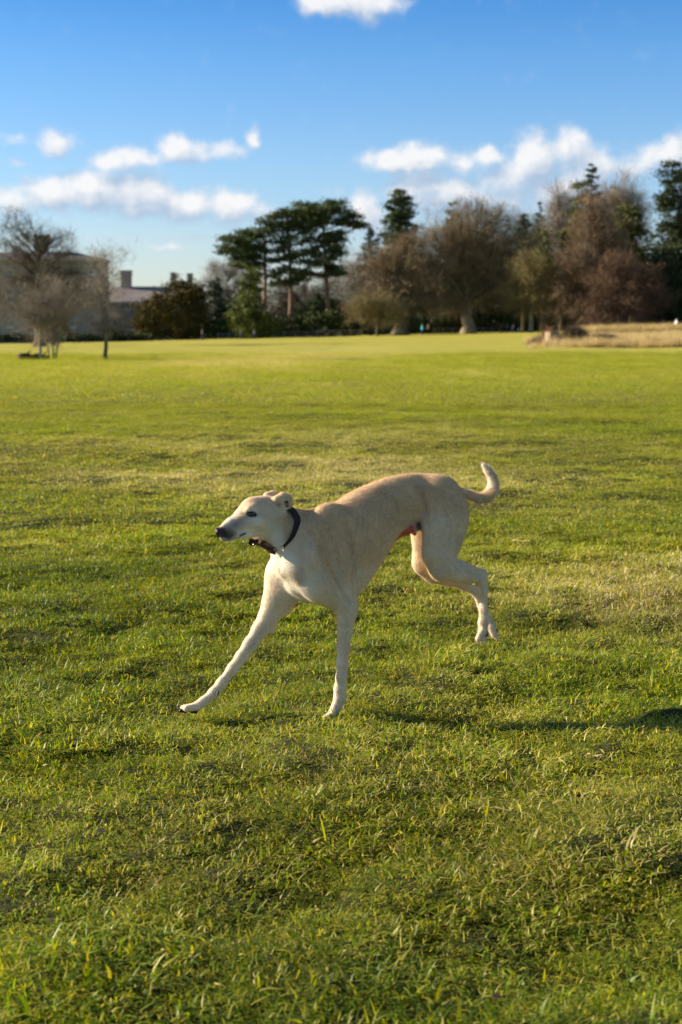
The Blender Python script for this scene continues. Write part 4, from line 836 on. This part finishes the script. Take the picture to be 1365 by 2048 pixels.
    pc((876, 1005), (866, 1060), 34, 34, .035, e, k=.04, sq=.62); pc((858, 1055), (853, 1120), 38, 28, e, k=.03, sq=.62)
    chain([(853, 1125, e, 28), (868, 1143, e, 22), (895, 1155, e, 15), (925, 1166, e, 10.5), (948, 1182, e, 9)], k=.022, sq=.75)
    chain([(953, 1186, e, 8.5), (964, 1212, e, 8), (976, 1240, e, 8.6), (981, 1252, e, 10)], k=.012, sq=.85)
    for (tx, ty), dw in zip(((993, 1274), (988, 1270), (990, 1262), (982, 1266)), (-.006, -.016, .006, .016)): pc((981, 1252), (tx, ty), 7.5, 5.2, e+dw*.7, e+dw*1.15, k=.004)
    # --- tail
    chain([(900, 977, 0, 8.5), (922, 982, -.004, 7), (940, 990, -.008, 7.5), (958, 997, -.01, 9), (974, 994, -.01, 11), (984, 983, -.01, 11), (988, 968, -.01, 9.5), (984, 953, -.01, 8), (976, 941, -.01, 6.5), (967, 930, -.01, 4)], k=.012)
    # --- sheath under the tuck-up (kept simple)
    pc((790, 1078), (812, 1060), 3, 7, -.012, k=.006); pc((812, 1060), (836, 1053), 8, 9, -.016, -.020, k=.008); pc((826, 1062), (830, 1067), 6, 4, -.012, k=.006)
    # --- head: its own axes, turned a little more towards the camera than the body
    hy = math.radians(12); fx = np.array([-math.cos(hy), -math.sin(hy), 0]); lx = np.array([-math.sin(hy), math.cos(hy), 0])
    HC = S(522, 1019, 0.0); PXM = depth(HC)/FPX
    pitch = math.radians(18); fw = fx*math.cos(pitch) + np.array([0, 0, -math.sin(pitch)]); upv = fx*math.sin(pitch) + np.array([0, 0, math.cos(pitch)])
    HW = OX + HD*HC[0] + LT*HC[1] + np.array([0, 0, HC[2]]); LW = HD*lx[0] + LT*lx[1]
    def Q(px, py, c=0.):           # photo point on the plane that lies c metres beyond the head's own middle plane
        d = ray(px, py); cz = np.array([0, 0, CAMZ]); t = (c - (cz-HW)@LW)/(d@LW); p = cz+d*t; return np.array([(p-OX)@HD, (p-OX)@LT, p[2]])
    def hp(p, q, ra, rb, ca=0., cb=None, k=.012, sq=1., op='add'): cap(Q(p[0], p[1], ca), Q(q[0], q[1], ca if cb is None else cb), ra*PXM, rb*PXM, k, sq, lx, op)
    hp((526, 1021), (549, 1026), 30, 31, k=.02, sq=.88); hp((540, 1036), (515, 1030), 30, 28, k=.02, sq=.9)      # cranium
    hp((504, 1020), (490, 1034), 25, 22, k=.02, sq=.92)                 # brow to stop
    hp((495, 1039), (464, 1053), 22, 16.5, k=.014, sq=.80); hp((464, 1053), (443, 1063), 16.5, 11, k=.012, sq=.84)      # muzzle
    hp((497, 1026), (466, 1045), 13, 8, k=.014, sq=.9)                 # bridge
    hp((530, 1053), (492, 1063), 18, 12.5, k=.016, sq=.9); hp((492, 1063), (456, 1074), 12.5, 8.2, k=.012, sq=.85); hp((456, 1074), (446, 1076), 8.2, 6, k=.01, sq=.9)       # lower jaw
    for s_ in (-1, 1):
        o_ = 0 if s_ < 0 else -4
        hp((532+o_, 1042), (508+o_, 1042), 17, 13, s_*.026, k=.02)       # cheek muscle
        hp((509+o_, 1015), (497+o_, 1021), 8, 7, s_*.029, s_*.028, k=.012)          # brow ridge
        hp((492+o_, 1034), (476+o_, 1042), 7, 6, s_*.018, s_*.015, k=.012)
    hp((501, 1028), (506, 1028), 6.2, 6.2, -.0455, -.0460, k=.005, op='sub'); hp((494, 1024), (498, 1024), 5.5, 5.5, .0455, .046, k=.005, op='sub')
    for s_ in (-1, 1): hp((492, 1067), (452, 1079), 1.2, 1.0, s_*.026, s_*.014, k=.003, op='sub')
    hp((545, 1035), (566, 1062), 32, 36, k=.03, sq=.85)              # nape
    # folded ears, one surface with the head
    c_ = -.040
    hp((553, 1000), (566, 993), 9, 8.5, c_+.006, c_, k=.010); hp((566, 993), (577, 997), 8.5, 8, c_, c_-.004, k=.006); hp((577, 997), (581, 1010), 8, 5.5, c_-.004, c_-.006, k=.005); hp((564, 1003), (568, 1018), 6.5, 4.5, c_-.004, c_-.006, k=.008); hp((568, 1018), (578, 1017), 4, 3.2, c_-.007, c_-.008, k=.004)
    hp((573, 1007), (575, 1010), 5.2, 4.2, c_-.013, c_-.012, k=.003, op='sub')
    hp((534, 992), (546, 989), 8, 7.5, .030, .030, k=.012); hp((546, 989), (554, 992), 7.5, 6, .030, .028, k=.006)
    V, Fa = surfnet(F, (u0, w0, z0), h)
    # light smoothing
    e01 = np.vstack([Fa[:, [0, 1]], Fa[:, [1, 2]], Fa[:, [2, 3]], Fa[:, [3, 0]]])
    for it in range(3):
        A = np.zeros_like(V); c = np.zeros(len(V))
        for k in range(3): A[:, k] = np.bincount(e01[:, 0], V[e01[:, 1], k], len(V))
        c = np.bincount(e01[:, 0], minlength=len(V)); V = V*.55 + .45*A/c[:, None]
    # keep the one connected body: drop stray islands
    lab = np.arange(len(V))
    for it in range(400):
        m = np.minimum(lab[e01[:, 0]], lab[e01[:, 1]]); l2 = lab.copy(); np.minimum.at(l2, e01[:, 0], m); np.minimum.at(l2, e01[:, 1], m); l2 = l2[l2]
        if (l2 == lab).all(): break
        lab = l2
    vals, cts = np.unique(lab, return_counts=True); main = vals[cts.argmax()]; print('dog verts', len(V), 'islands', sorted(cts)[-4:])
    keep = lab == main; remap = -np.ones(len(V), int); remap[keep] = np.arange(keep.sum()); V = V[keep]; Fa = remap[Fa]; Fa = Fa[(Fa >= 0).all(1)]
    # shallow muscle relief on the side that faces the camera
    fn0 = np.cross(V[Fa[:, 1]]-V[Fa[:, 0]], V[Fa[:, 2]]-V[Fa[:, 0]]); sg = 1 if (V[Fa[:, 0]]*fn0).sum() > 0 else -1; vnrm = np.zeros_like(V)
    for c4 in range(4):
        for k3 in range(3): vnrm[:, k3] += np.bincount(Fa[:, c4], fn0[:, k3], len(V))
    vnrm *= sg/(np.linalg.norm(vnrm, axis=1)[:, None]+1e-9)
    def relief(pts, amp, wid, w=-.07, far=False):
        pts = [S(x, y, w) for x, y in pts]; dm = np.full(len(V), 9.)
        for a_, b_ in zip(pts[:-1], pts[1:]):
            ab = (b_-a_)[[0, 2]]; q_ = V[:, [0, 2]]-a_[[0, 2]]; t_ = np.clip(q_@ab/(ab@ab+1e-12), 0, 1); dm = np.minimum(dm, np.linalg.norm(q_-t_[:, None]*ab, axis=1))
        sel = (V[:, 1] > .025) if far else (V[:, 1] < .0); wt = np.exp(-(dm/wid)**2)*np.clip(-vnrm[:, 1]*1.4, 0, 1)*sel; V[:] = V + vnrm*(amp*1.7*wt)[:, None]
    relief([(690, 1050), (703, 1110), (708, 1180)], -.0050, .013); relief([(640, 1045), (622, 1090), (614, 1125)], .0035, .011); relief([(655, 1060), (672, 1120)], -.0030, .009)
    relief([(650, 1130), (672, 1170), (690, 1200)], -.0035, .009); relief([(600, 1085), (598, 1130), (606, 1165)], -.0050, .011); relief([(625, 1130), (650, 1185)], .002, .010)
    for i_ in range(7): relief([(722+i_*12, 1020-i_*5), (712+i_*12, 1075-i_*6), (700+i_*13, 1140-i_*12)], .0010, .0055)
    relief([(792, 1000), (800, 1030), (795, 1052)], -.0035, .012); relief([(848, 990), (853, 1020), (853, 1050)], -.0045, .010); pass
    relief([(884, 1015), (893, 1060), (888, 1100)], -.0028, .010); relief([(908, 1050), (912, 1090), (912, 1118)], -.0035, .008); relief([(875, 1110), (900, 1140)], .002, .010); relief([(925, 1140), (955, 1150)], -.0028, .006, -.055)
    relief([(966, 1175), (967, 1240)], .0016, .004, -.055); relief([(690, 1240), (686, 1350)], -.0016, .005); relief([(525, 1255), (470, 1335)], -.0022, .006, f, True); relief([(560, 1170), (545, 1225)], -.003, .009, f, True)
    relief([(905, 985), (915, 1010)], .003, .012)
    def toW(P): P = np.atleast_2d(P); return OX + P[:, :1]*HD + P[:, 1:2]*LT + P[:, 2:3]*np.array([0, 0, 1.])
    root = empty('dog', (OX[0], OX[1], gz1(OX[0], OX[1]))); base = np.array(root.location)
    # --- pigment: coat colour by place on the body; a few hollows hold painted shade
    fawn = np.array([.68, .49, .305]); cream = np.array([.79, .67, .51]); white = np.array([.84, .775, .675]); pink = np.array([.60, .37, .29]); dark = np.array([.035, .028, .026]); grey = np.array([.20, .175, .165])
    col = np.tile(fawn, (len(V), 1)); nz_ = fbm(V[:, 0]+V[:, 1]*1.7, V[:, 2], 22, 4, 5)
    def paint(mask, c): 
        nonlocal col; mask = np.clip(mask, 0, 1)[:, None]; col = col*(1-mask)+np.asarray(c)*mask
    def near(p, rad, soft=.6):
        d = np.linalg.norm(V-p, axis=1); return 1-sstep(rad*(1-soft), rad*(1+soft*.4), d + nz_*rad*.25)
    def nearseg(a, b, rad, soft=.6):
        a = np.asarray(a); b = np.asarray(b); ab = b-a; t = np.clip(((V-a)@ab)/(ab@ab), 0, 1); d = np.linalg.norm(V-a-t[:, None]*ab, axis=1); return 1-sstep(rad*(1-soft), rad*(1+soft*.4), d+nz_*rad*.25)
    isHead = (V-HC)@fw > -.09; fl_ = None
    # belly and legs paler
    ub = np.interp(V[:, 0], T[:, 0], T[:, 2]); lb = np.interp(V[:, 0], B[:, 0], B[:, 2]); rel = (V[:, 2]-lb)/(ub-lb+1e-6)
    paint((1-sstep(.0, .55, rel+nz_*.25))*.6, cream)
    paint(nearseg(S(562, 1110), S(604, 1185), .055)*.85, white); paint(nearseg(S(600, 1185), S(720, 1180), .045)*.5, white)
    for a, b, w_, rad in (((553, 1200), (400, 1410), f, .05), ((690, 1240), (668, 1430), -.065, .045), ((965, 1160), (966, 1280), r, .045), ((950, 1186), (988, 1268), e, .045)): paint(nearseg(S(*a, w_), S(*b, w_), rad)*.75, cream*.97)
    paint(nearseg(S(856, 1060, e), S(853, 1130, e), .05)*.45, pink*1.1); paint(nearseg(S(540, 1235, f-.02), S(500, 1290, f-.02), .022)*.35, grey*2.0+.1)
    paint(nearseg(S(845, 1035), S(805, 1050), .035)*.45, pink)
    paint(nearseg(S(925, 990), S(975, 998), .03)*.75, cream); paint(nearseg(S(966, 938), S(988, 985), .035)*.9, white)
    # head
    paint(isHead*.35, cream)
    paint(nearseg(Q(515, 1060), Q(455, 1072), .048)*.9, white); paint(nearseg(Q(492, 1022), Q(456, 1048), .022)*.75, white*.98); paint(near(Q(512, 1042, -.04), .026)*.7, white)
    paint(nearseg(Q(480, 1048, -.018), Q(450, 1060, -.014), .022, .9)*.62, grey); paint(nearseg(Q(497, 1034, -.035), Q(472, 1050, -.025), .011, .9)*.35, grey)
    for c0 in (-.012, .012): paint(nearseg(Q(460, 1070, c0), Q(443, 1068, c0*.6), .022, .7)*.93, dark*1.2)
    for s_, o_ in ((-1, 0), (1, -7)):
        paint(nearseg(Q(496+o_, 1029, s_*.041), Q(510+o_, 1029, s_*.045), .0105, .45)*.95, dark); paint(nearseg(Q(496+o_, 1030, s_*.041), Q(489+o_, 1036, s_*.036), .0045, .5)*.6, dark); paint(near(Q(508+o_, 1019, s_*.043), .007)*.5, white)
        paint(nearseg(Q(492, 1067, s_*.026), Q(450, 1079, s_*.014), .0042, .5)*.95, dark); paint(nearseg(Q(492, 1066, s_*.030), Q(484, 1069, s_*.028), .0045, .5)*.7, dark)
    paint(nearseg(Q(573, 1005, c_-.010), Q(574, 1011, c_-.010), .0075, .4)*.95, dark); paint(nearseg(Q(553, 998, c_), Q(572, 990, c_), .014)*.4, (.70, .44, .22)); paint(near(Q(558, 1010, c_-.006), .009)*.55, grey); paint(near(Q(541, 988, .03), .014)*.35, (.70, .44, .22)); paint(nearseg(Q(520, 996, 0), Q(480, 1014, .005), .004, .8)*.3, grey*1.5)  # dark of the ear opening is painted into its hollow
    paint(nearseg(S(562, 1045, -.05), S(575, 1085, -.05), .026)*.55, (.66, .44, .22)); paint(nearseg(Q(449, 1083), Q(462, 1082), .006)*.7, white)
    cv = toW(V)-np.array([0, 0, CAMZ]); dpt = cv[:, 1]*CT-cv[:, 2]*ST; PX = cv[:, 0]/dpt*FPX+682.5; PY = 1024-(cv[:, 1]*ST+cv[:, 2]*CT)/dpt*FPX
    facing = ((vnrm[:, :1]*HD+vnrm[:, 1:2]*LT+vnrm[:, 2:3]*np.array([0, 0, 1.]))*cv).sum(1); facing = np.clip(-facing/np.linalg.norm(cv, axis=1)*4+.6, 0, 1)
    def line(pts, rad, c, amt=1., lim=None):
        dm = np.full(len(V), 1e3)
        for a_, b_ in zip(pts[:-1], pts[1:]):
            ab = np.array(b_, float)-a_; qx = PX-a_[0]; qy = PY-a_[1]; t_ = np.clip((qx*ab[0]+qy*ab[1])/(ab@ab), 0, 1); dm = np.minimum(dm, np.hypot(qx-t_*ab[0], qy-t_*ab[1]))
        mk = (1-sstep(rad*(.6 if rad < 8 else .2), rad*1.35, dm+nz_*rad*.5*(rad > 8)))*facing*amt
        if lim is not None: mk = mk*lim
        paint(mk, c)
    hd0 = (V-HC)@fw > -.06; bd0 = (V[:, 1] < .02)
    line([(540, 1085), (568, 1130), (602, 1186)], 38, white, .75); line([(880, 1060), (880, 1125), (930, 1150)], 36, cream, .75, bd0); line([(690, 1190), (690, 1260)], 26, cream, .6, bd0)
    line([(500, 1052), (522, 1054)], 20, white, .6, hd0); line([(573, 1036), (577, 1078)], 10, (.58, .37, .18), .55, bd0); line([(843, 1052), (850, 1020)], 9, pink, .35, bd0); line([(735, 1150), (700, 1195)], 26, cream, .5, bd0)  # pink band before the thigh paints in the darker flank crease
    line([(600, 1140), (596, 1165)], 9, pink, .35)
    line([(446, 1081), (464, 1079), (480, 1074), (491, 1066)], 1.1, dark, .65, hd0); line([(481, 1071), (490, 1067)], 2.2, dark, .8, hd0)
    line([(437, 1058), (446, 1061), (452, 1070)], 5.5, dark, .75, hd0); line([(460, 1064), (470, 1068)], 7, grey, .35, hd0); line([(497, 1026), (503, 1031), (512, 1030)], 3.0, dark, .9, hd0); line([(498, 1020), (506, 1018), (513, 1022)], 2.5, white, .5, hd0)
    # two darker fawn patches high along the back
    paint(np.exp(-((V[:, 0]-S(690, 1010)[0])/.055)**2)*np.exp(-((rel-.93)/.07)**2)*.30*(nz_ > -.2), fawn*.62); paint(np.exp(-((V[:, 0]-S(757, 975)[0])/.03)**2)*np.exp(-((rel-.93)/.05)**2)*.30, fawn*.62)
    # sheath skin, its red painted as if sun shone through; pads
    red = np.array([.66, .13, .08]); paint(nearseg(S(788, 1079, -.015), S(822, 1058, -.022), .017, .4)*.95, red); paint(near(S(838, 1052, -.03), .017, .5)*.8, (.10, .045, .03)); paint(near(S(829, 1067, -.015), .010, .5)*.7, (.12, .07, .055))
    paint(nearseg(S(362, 1424, f-.01), S(376, 1428, f), .012, .5)*.9, dark); paint(near(S(389, 1426, f-.01), .013, .5)*.9, dark); paint(near(S(415, 1403, f-.022), .006, .5)*.8, (.30, .13, .08)); paint(near(S(977, 1272, r), .011, .5)*.85, dark*1.5); paint(near(S(994, 1266, e), .007, .5)*.8, dark*1.5)
    col = col*(1+.16*nz_[:, None]); col = np.clip(col, .01, .9)
    # --- skin material
    m, nt, out = new_mat('dog_coat'); N = nt.nodes; L = nt.links; b = N.new('ShaderNodeBsdfPrincipled'); a = N.new('ShaderNodeAttribute'); a.attribute_name = 'coat'
    g = N.new('ShaderNodeTexCoord'); mp = N.new('ShaderNodeMapping'); mp.inputs['Scale'].default_value = (160, 400, 420); L.new(g.outputs['Object'], mp.inputs[0]); nn = N.new('ShaderNodeTexNoise'); nn.inputs['Scale'].default_value = 1; nn.inputs['Detail'].default_value = 4; L.new(mp.outputs[0], nn.inputs['Vector'])
    mr = N.new('ShaderNodeMapRange'); mr.inputs[3].default_value = .66; mr.inputs[4].default_value = 1.28; L.new(nn.outputs[0], mr.inputs[0]); mm = N.new('ShaderNodeVectorMath'); mm.operation = 'SCALE'; L.new(a.outputs['Color'], mm.inputs[0]); L.new(mr.outputs[0], mm.inputs['Scale'])
    L.new(mm.outputs[0], b.inputs['Base Color']); b.inputs['Roughness'].default_value = .75; b.inputs['Specular IOR Level'].default_value = .25; b.inputs['Sheen Weight'].default_value = .25; b.inputs['Sheen Roughness'].default_value = .5; b.inputs['Sheen Tint'].default_value = (1, .9, .75, 1)
    bp = N.new('ShaderNodeBump'); bp.inputs['Strength'].default_value = .25; bp.inputs['Distance'].default_value = .002; L.new(nn.outputs[0], bp.inputs['Height']); L.new(bp.outputs[0], b.inputs['Normal']); L.new(b.outputs[0], out.inputs[0])
    VW = toW(V); 
    body = mesh_np('body', VW-base, Fa, m, root, True, attrs={'coat': col})
    # check winding
    c = V.mean(0); fn = np.cross(V[Fa[:, 1]]-V[Fa[:, 0]], V[Fa[:, 2]]-V[Fa[:, 0]]); vol = (V[Fa[:, 0]]*fn).sum()
    if vol < 0: body.data.flip_normals(); fn = -fn
    # --- short coat as real hairs
    ar = np.linalg.norm(fn, axis=1); g_ = np.random.default_rng(4); nh = 240000; k = g_.choice(len(Fa), nh, p=ar/ar.sum()); bw = g_.random((nh, 4)); bw /= bw.sum(1)[:, None]
    P = (V[Fa[k]]*bw[:, :, None]).sum(1); nr = fn[k]/ar[k][:, None]
    flow = np.tile(np.array([.75, 0, -.55]), (nh, 1)); hd = ((P-HC)@fw > -.07); flow[hd] = -fw*.9
    legm = P[:, 2] < np.interp(P[:, 0], B[:, 0], B[:, 2])-.005; flow[legm] = (.15, 0, -1); tl = P[:, 0] > S(925, 985)[0]; tl &= P[:, 2] > S(925, 1010)[2]; tdir = np.zeros_like(P)
    tail_p = np.array([S(x, y) for x, y in ((922, 984), (958, 999), (984, 985), (986, 958), (966, 930))])
    if tl.any():
        j = np.argmin(np.linalg.norm(P[tl][:, None]-tail_p[None], axis=2), axis=1); j = np.clip(j, 0, 3); flow[tl] = tail_p[j+1]-tail_p[j]
    flow /= np.linalg.norm(flow, axis=1)[:, None]; tg = flow-(flow*nr).sum(1)[:, None]*nr; tg /= np.linalg.norm(tg, axis=1)[:, None]+1e-6
    D = tg*.85+nr*.45+g_.normal(0, .16, (nh, 3)); D /= np.linalg.norm(D, axis=1)[:, None]
    Lh = np.full(nh, .0075)*(.6+.7*g_.random(nh)); Lh[tl] *= 2.0; Lh[hd] *= .55
    und = (np.abs(P[:, 1]) < .03) & (P[:, 2] < np.interp(P[:, 0], T[:, 0], T[:, 2])-.1) & (P[:, 0] < S(640, 1100)[0]); Lh[und] *= 1.5
    bad = np.zeros(nh, bool)
    for c_, rad in ((Q(503, 1028, -.044), .012), (Q(496, 1026, .044), .012), (Q(437, 1064), .022), (Q(573, 1008, c_-.01), .008), (Q(486, 1069, -.03), .010), (Q(470, 1077, -.022), .008), (S(370, 1425, f), .014), (S(388, 1426, f), .012)): bad |= np.linalg.norm(P-c_, axis=1) < rad
    P = P[~bad]; D = D[~bad]; Lh = Lh[~bad]; hc_ = (col[Fa[k]]*bw[:, :, None]).sum(1)[~bad]*(.68+.6*g_.random(len(P)))[:, None]
    Vh, Fh = slivers(toW(P-0*P)-base, D[:, :1]*HD+D[:, 1:2]*LT+D[:, 2:3]*np.array([0, 0, 1.]), Lh, np.full(len(P), .0006), g_)
    mh, nt, out = new_mat('coat_hair'); N = nt.nodes; L = nt.links; a = N.new('ShaderNodeAttribute'); a.attribute_name = 'coat'; b = N.new('ShaderNodeBsdfPrincipled'); b.inputs['Roughness'].default_value = .6; b.inputs['Specular IOR Level'].default_value = .3; t = N.new('ShaderNodeBsdfTranslucent'); mx = N.new('ShaderNodeMixShader'); mx.inputs[0].default_value = .45
    L.new(a.outputs['Color'], b.inputs['Base Color']); L.new(a.outputs['Color'], t.inputs[0]); L.new(b.outputs[0], mx.inputs[1]); L.new(t.outputs[0], mx.inputs[2]); L.new(mx.outputs[0], out.inputs[0])
    mesh_np('coat_hair', Vh, Fh, mh, root, False, attrs={'coat': np.repeat(hc_, 3, 0)})
    # --- nose, eyes, claws, collar: small parts
    def blob(name, prims, mat, hh=.0012, parent=root, k=.003):
        A = np.array([p[0] for p in prims]+[p[1] for p in prims]); rm = max(max(p[2], p[3]) for p in prims)+.006; lo = A.min(0)-rm; hi = A.max(0)+rm
        G = np.meshgrid(*[np.arange(lo[i], hi[i], hh) for i in range(3)], indexing='ij'); Fq = np.full(G[0].shape, .1)
        for p in prims: Fq = caps(Fq, G, p[0], p[1], p[2], p[3], k)
        v, fq = surfnet(Fq, lo, hh); return mesh_np(name, toW(v)-base, fq, mat, parent, True)
    black = mat_noise('nose_leather', (.006, .006, .007), (.016, .015, .016), 400, .38, .3, spec=.5)
    blob('nose', [(Q(437, 1064, -.0045), Q(437, 1064, .0045), .0105, .0105), (Q(440, 1059), Q(434, 1060), .008, .0065), (Q(438, 1069, -.004), Q(438, 1069, .004), .0075, .0075)], black, k=.006)
    em = mat_noise('eye', (.006, .004, .003), (.018, .010, .006), 300, .08, spec=.8)
    for s_, o_ in ((-1, 0), (1, -7)): blob('eye', [(Q(502+o_, 1028, s_*.0355), Q(504+o_, 1028, s_*.0360), .0095, .0095)], em)
    lid = mat_noise('eyelid_skin', (.02, .015, .013), (.05, .035, .03), 300, .5)
    claw = mat_noise('claw', (.10, .06, .045), (.30, .20, .15), 200, .4)
    for p_, q_, ww in (((959, 1281), (957, 1290), -.060), ((953, 1279), (951, 1286), -.07), ((993, 1274), (995, 1281), e-.006), ((366, 1416), (354, 1418), f-.006), ((368, 1413), (352, 1413), f+.006), ((648, 1440), (643, 1444), -.072)): blob('claw', [(S(*p_, ww), S(*q_, ww), .0036, .0014)], claw, .0009)
    [blob('paw_pad', [(S(x_, y_, f+w_), S(x_+dx_, y_+1, f+w_), r_, r_*.9)], black, .0012) for x_, y_, w_, dx_, r_ in ((362, 1421, -.014, 5, .0068), (385, 1422, -.010, 7, .0085), (367, 1422, .004, 5, .0065))]
    blob('paw_pad', [(S(972, 1270, r-.006), S(975, 1267, r-.004), .0065, .005)], black, .0012); blob('paw_pad', [(S(993, 1263, e-.008), S(994, 1260, e-.006), .0045, .004)], black, .0012)
    blob('dew_claw', [(S(437, 1384, f-.026), S(434, 1392, f-.030), .0042, .0022)], black, .0009)
    # collar
    lea = mat_noise('collar_leather', (.009, .006, .005), (.026, .015, .010), 60, .55, .3, spec=.3, bscale=300); lea2 = mat_noise('collar_leather_worn', (.05, .022, .012), (.12, .055, .03), 80, .6, .4, bscale=300); steel = mat_noise('steel', (.6, .6, .58), (.75, .74, .72), 50, .25, metallic=1); brass = mat_noise('brass', (.55, .42, .2), (.7, .55, .3), 50, .3, metallic=1)
    def strap(name, pts, wpx, mat, parent, th=.0032, face=0.):
        P = np.array([S(*p) for p in pts]); t = np.linspace(0, 1, len(P)); tt_ = np.linspace(0, 1, len(P)*6); Q = np.stack([crs(tt_, t, P[:, i]) for i in range(3)], -1); Tn = np.gradient(Q, axis=0); Tn /= np.linalg.norm(Tn, axis=1)[:, None]
        ctr = S(560, 1060, 0); nrm = Q-ctr; nrm -= (nrm*Tn).sum(1)[:, None]*Tn; nrm /= np.linalg.norm(nrm, axis=1)[:, None]; nrm = nrm + np.array([0, -face, .15*face]); nrm -= (nrm*Tn).sum(1)[:, None]*Tn; nrm /= np.linalg.norm(nrm, axis=1)[:, None]; A = np.cross(Tn, nrm); A /= np.linalg.norm(A, axis=1)[:, None]; N2 = np.cross(A, Tn); hw_ = wpx*PXM/2
        prof = [(-1, -.6), (-1, .6), (-.85, 1), (.85, 1), (1, .6), (1, -.6), (.85, -1), (-.85, -1)]; n_ = len(Q); v = np.stack([Q+A*hw_*p[0]+N2*th/2*p[1] for p in prof], 1).reshape(-1, 3); Fq = [[i*8+j, i*8+(j+1) % 8, (i+1)*8+(j+1) % 8, (i+1)*8+j] for i in range(n_-1) for j in range(8)]
        e0 = [[0, 1, 2, 3], [0, 3, 4, 7], [4, 5, 6, 7]]; Fq += [q_[::-1] for q_ in e0]+[[x+(n_-1)*8 for x in q_] for q_ in e0]
        return mesh_np(name, toW(v)-base, Fq, mat, parent, True)
    col_ = strap('collar', [(574, 1012, -.020), (587, 1023, -.038), (596, 1043, -.055), (591, 1067, -.064), (582, 1085, -.062), (571, 1097, -.056)], 19, lea, root, face=.5)
    strap('far_strap', [(553, 1103, -.040), (542, 1099, -.030), (530, 1090, -.018), (518, 1083, -.004), (515, 1072, .030), (525, 1050, .055), (545, 1025, .060), (562, 1012, .035), (572, 1013, -.012)], 15, lea2, col_, face=1.6)
    strap('strap_end', [(517, 1084, -.010), (508, 1085, -.012), (498, 1083, -.010)], 14, lea, col_, face=1.6)
    def wire(name, pts, rad, mat, closed=False):
        P = toW(np.array([S(*p) for p in pts]+([S(*pts[0])] if closed else [])))-base; mb = MB(); mb.tube(P, [rad]*len(P), 6); return mb.build(name, mat, col_, True)
    wire('ring', [(549, 1099, -.052), (565, 1092, -.066), (568, 1094, -.066), (569, 1105, -.056), (557, 1108, -.046)], .0011, steel, True)
    wire('buckle', [(517, 1077, -.014), (520, 1080, -.02), (521, 1090, -.02), (516, 1092, -.012), (514, 1082, -.008)], .0012, steel, True)
    wire('buckle', [(497, 1078, -.014), (491, 1079, -.012), (487, 1083, -.012), (492, 1088, -.014), (499, 1089, -.014)], .0009, steel)
    for p_ in ((573.5, 1092, -.0685), (507, 1089, -.0185)): blob('rivet', [(S(*p_), S(*p_)+np.array([0, -.0008, 0]), .0027, .0024)], brass, .0007, col_)
    tag(root, 'slender cream and fawn greyhound type dog in dark leather collar bounding across the grass', 'dog')
build_dog()
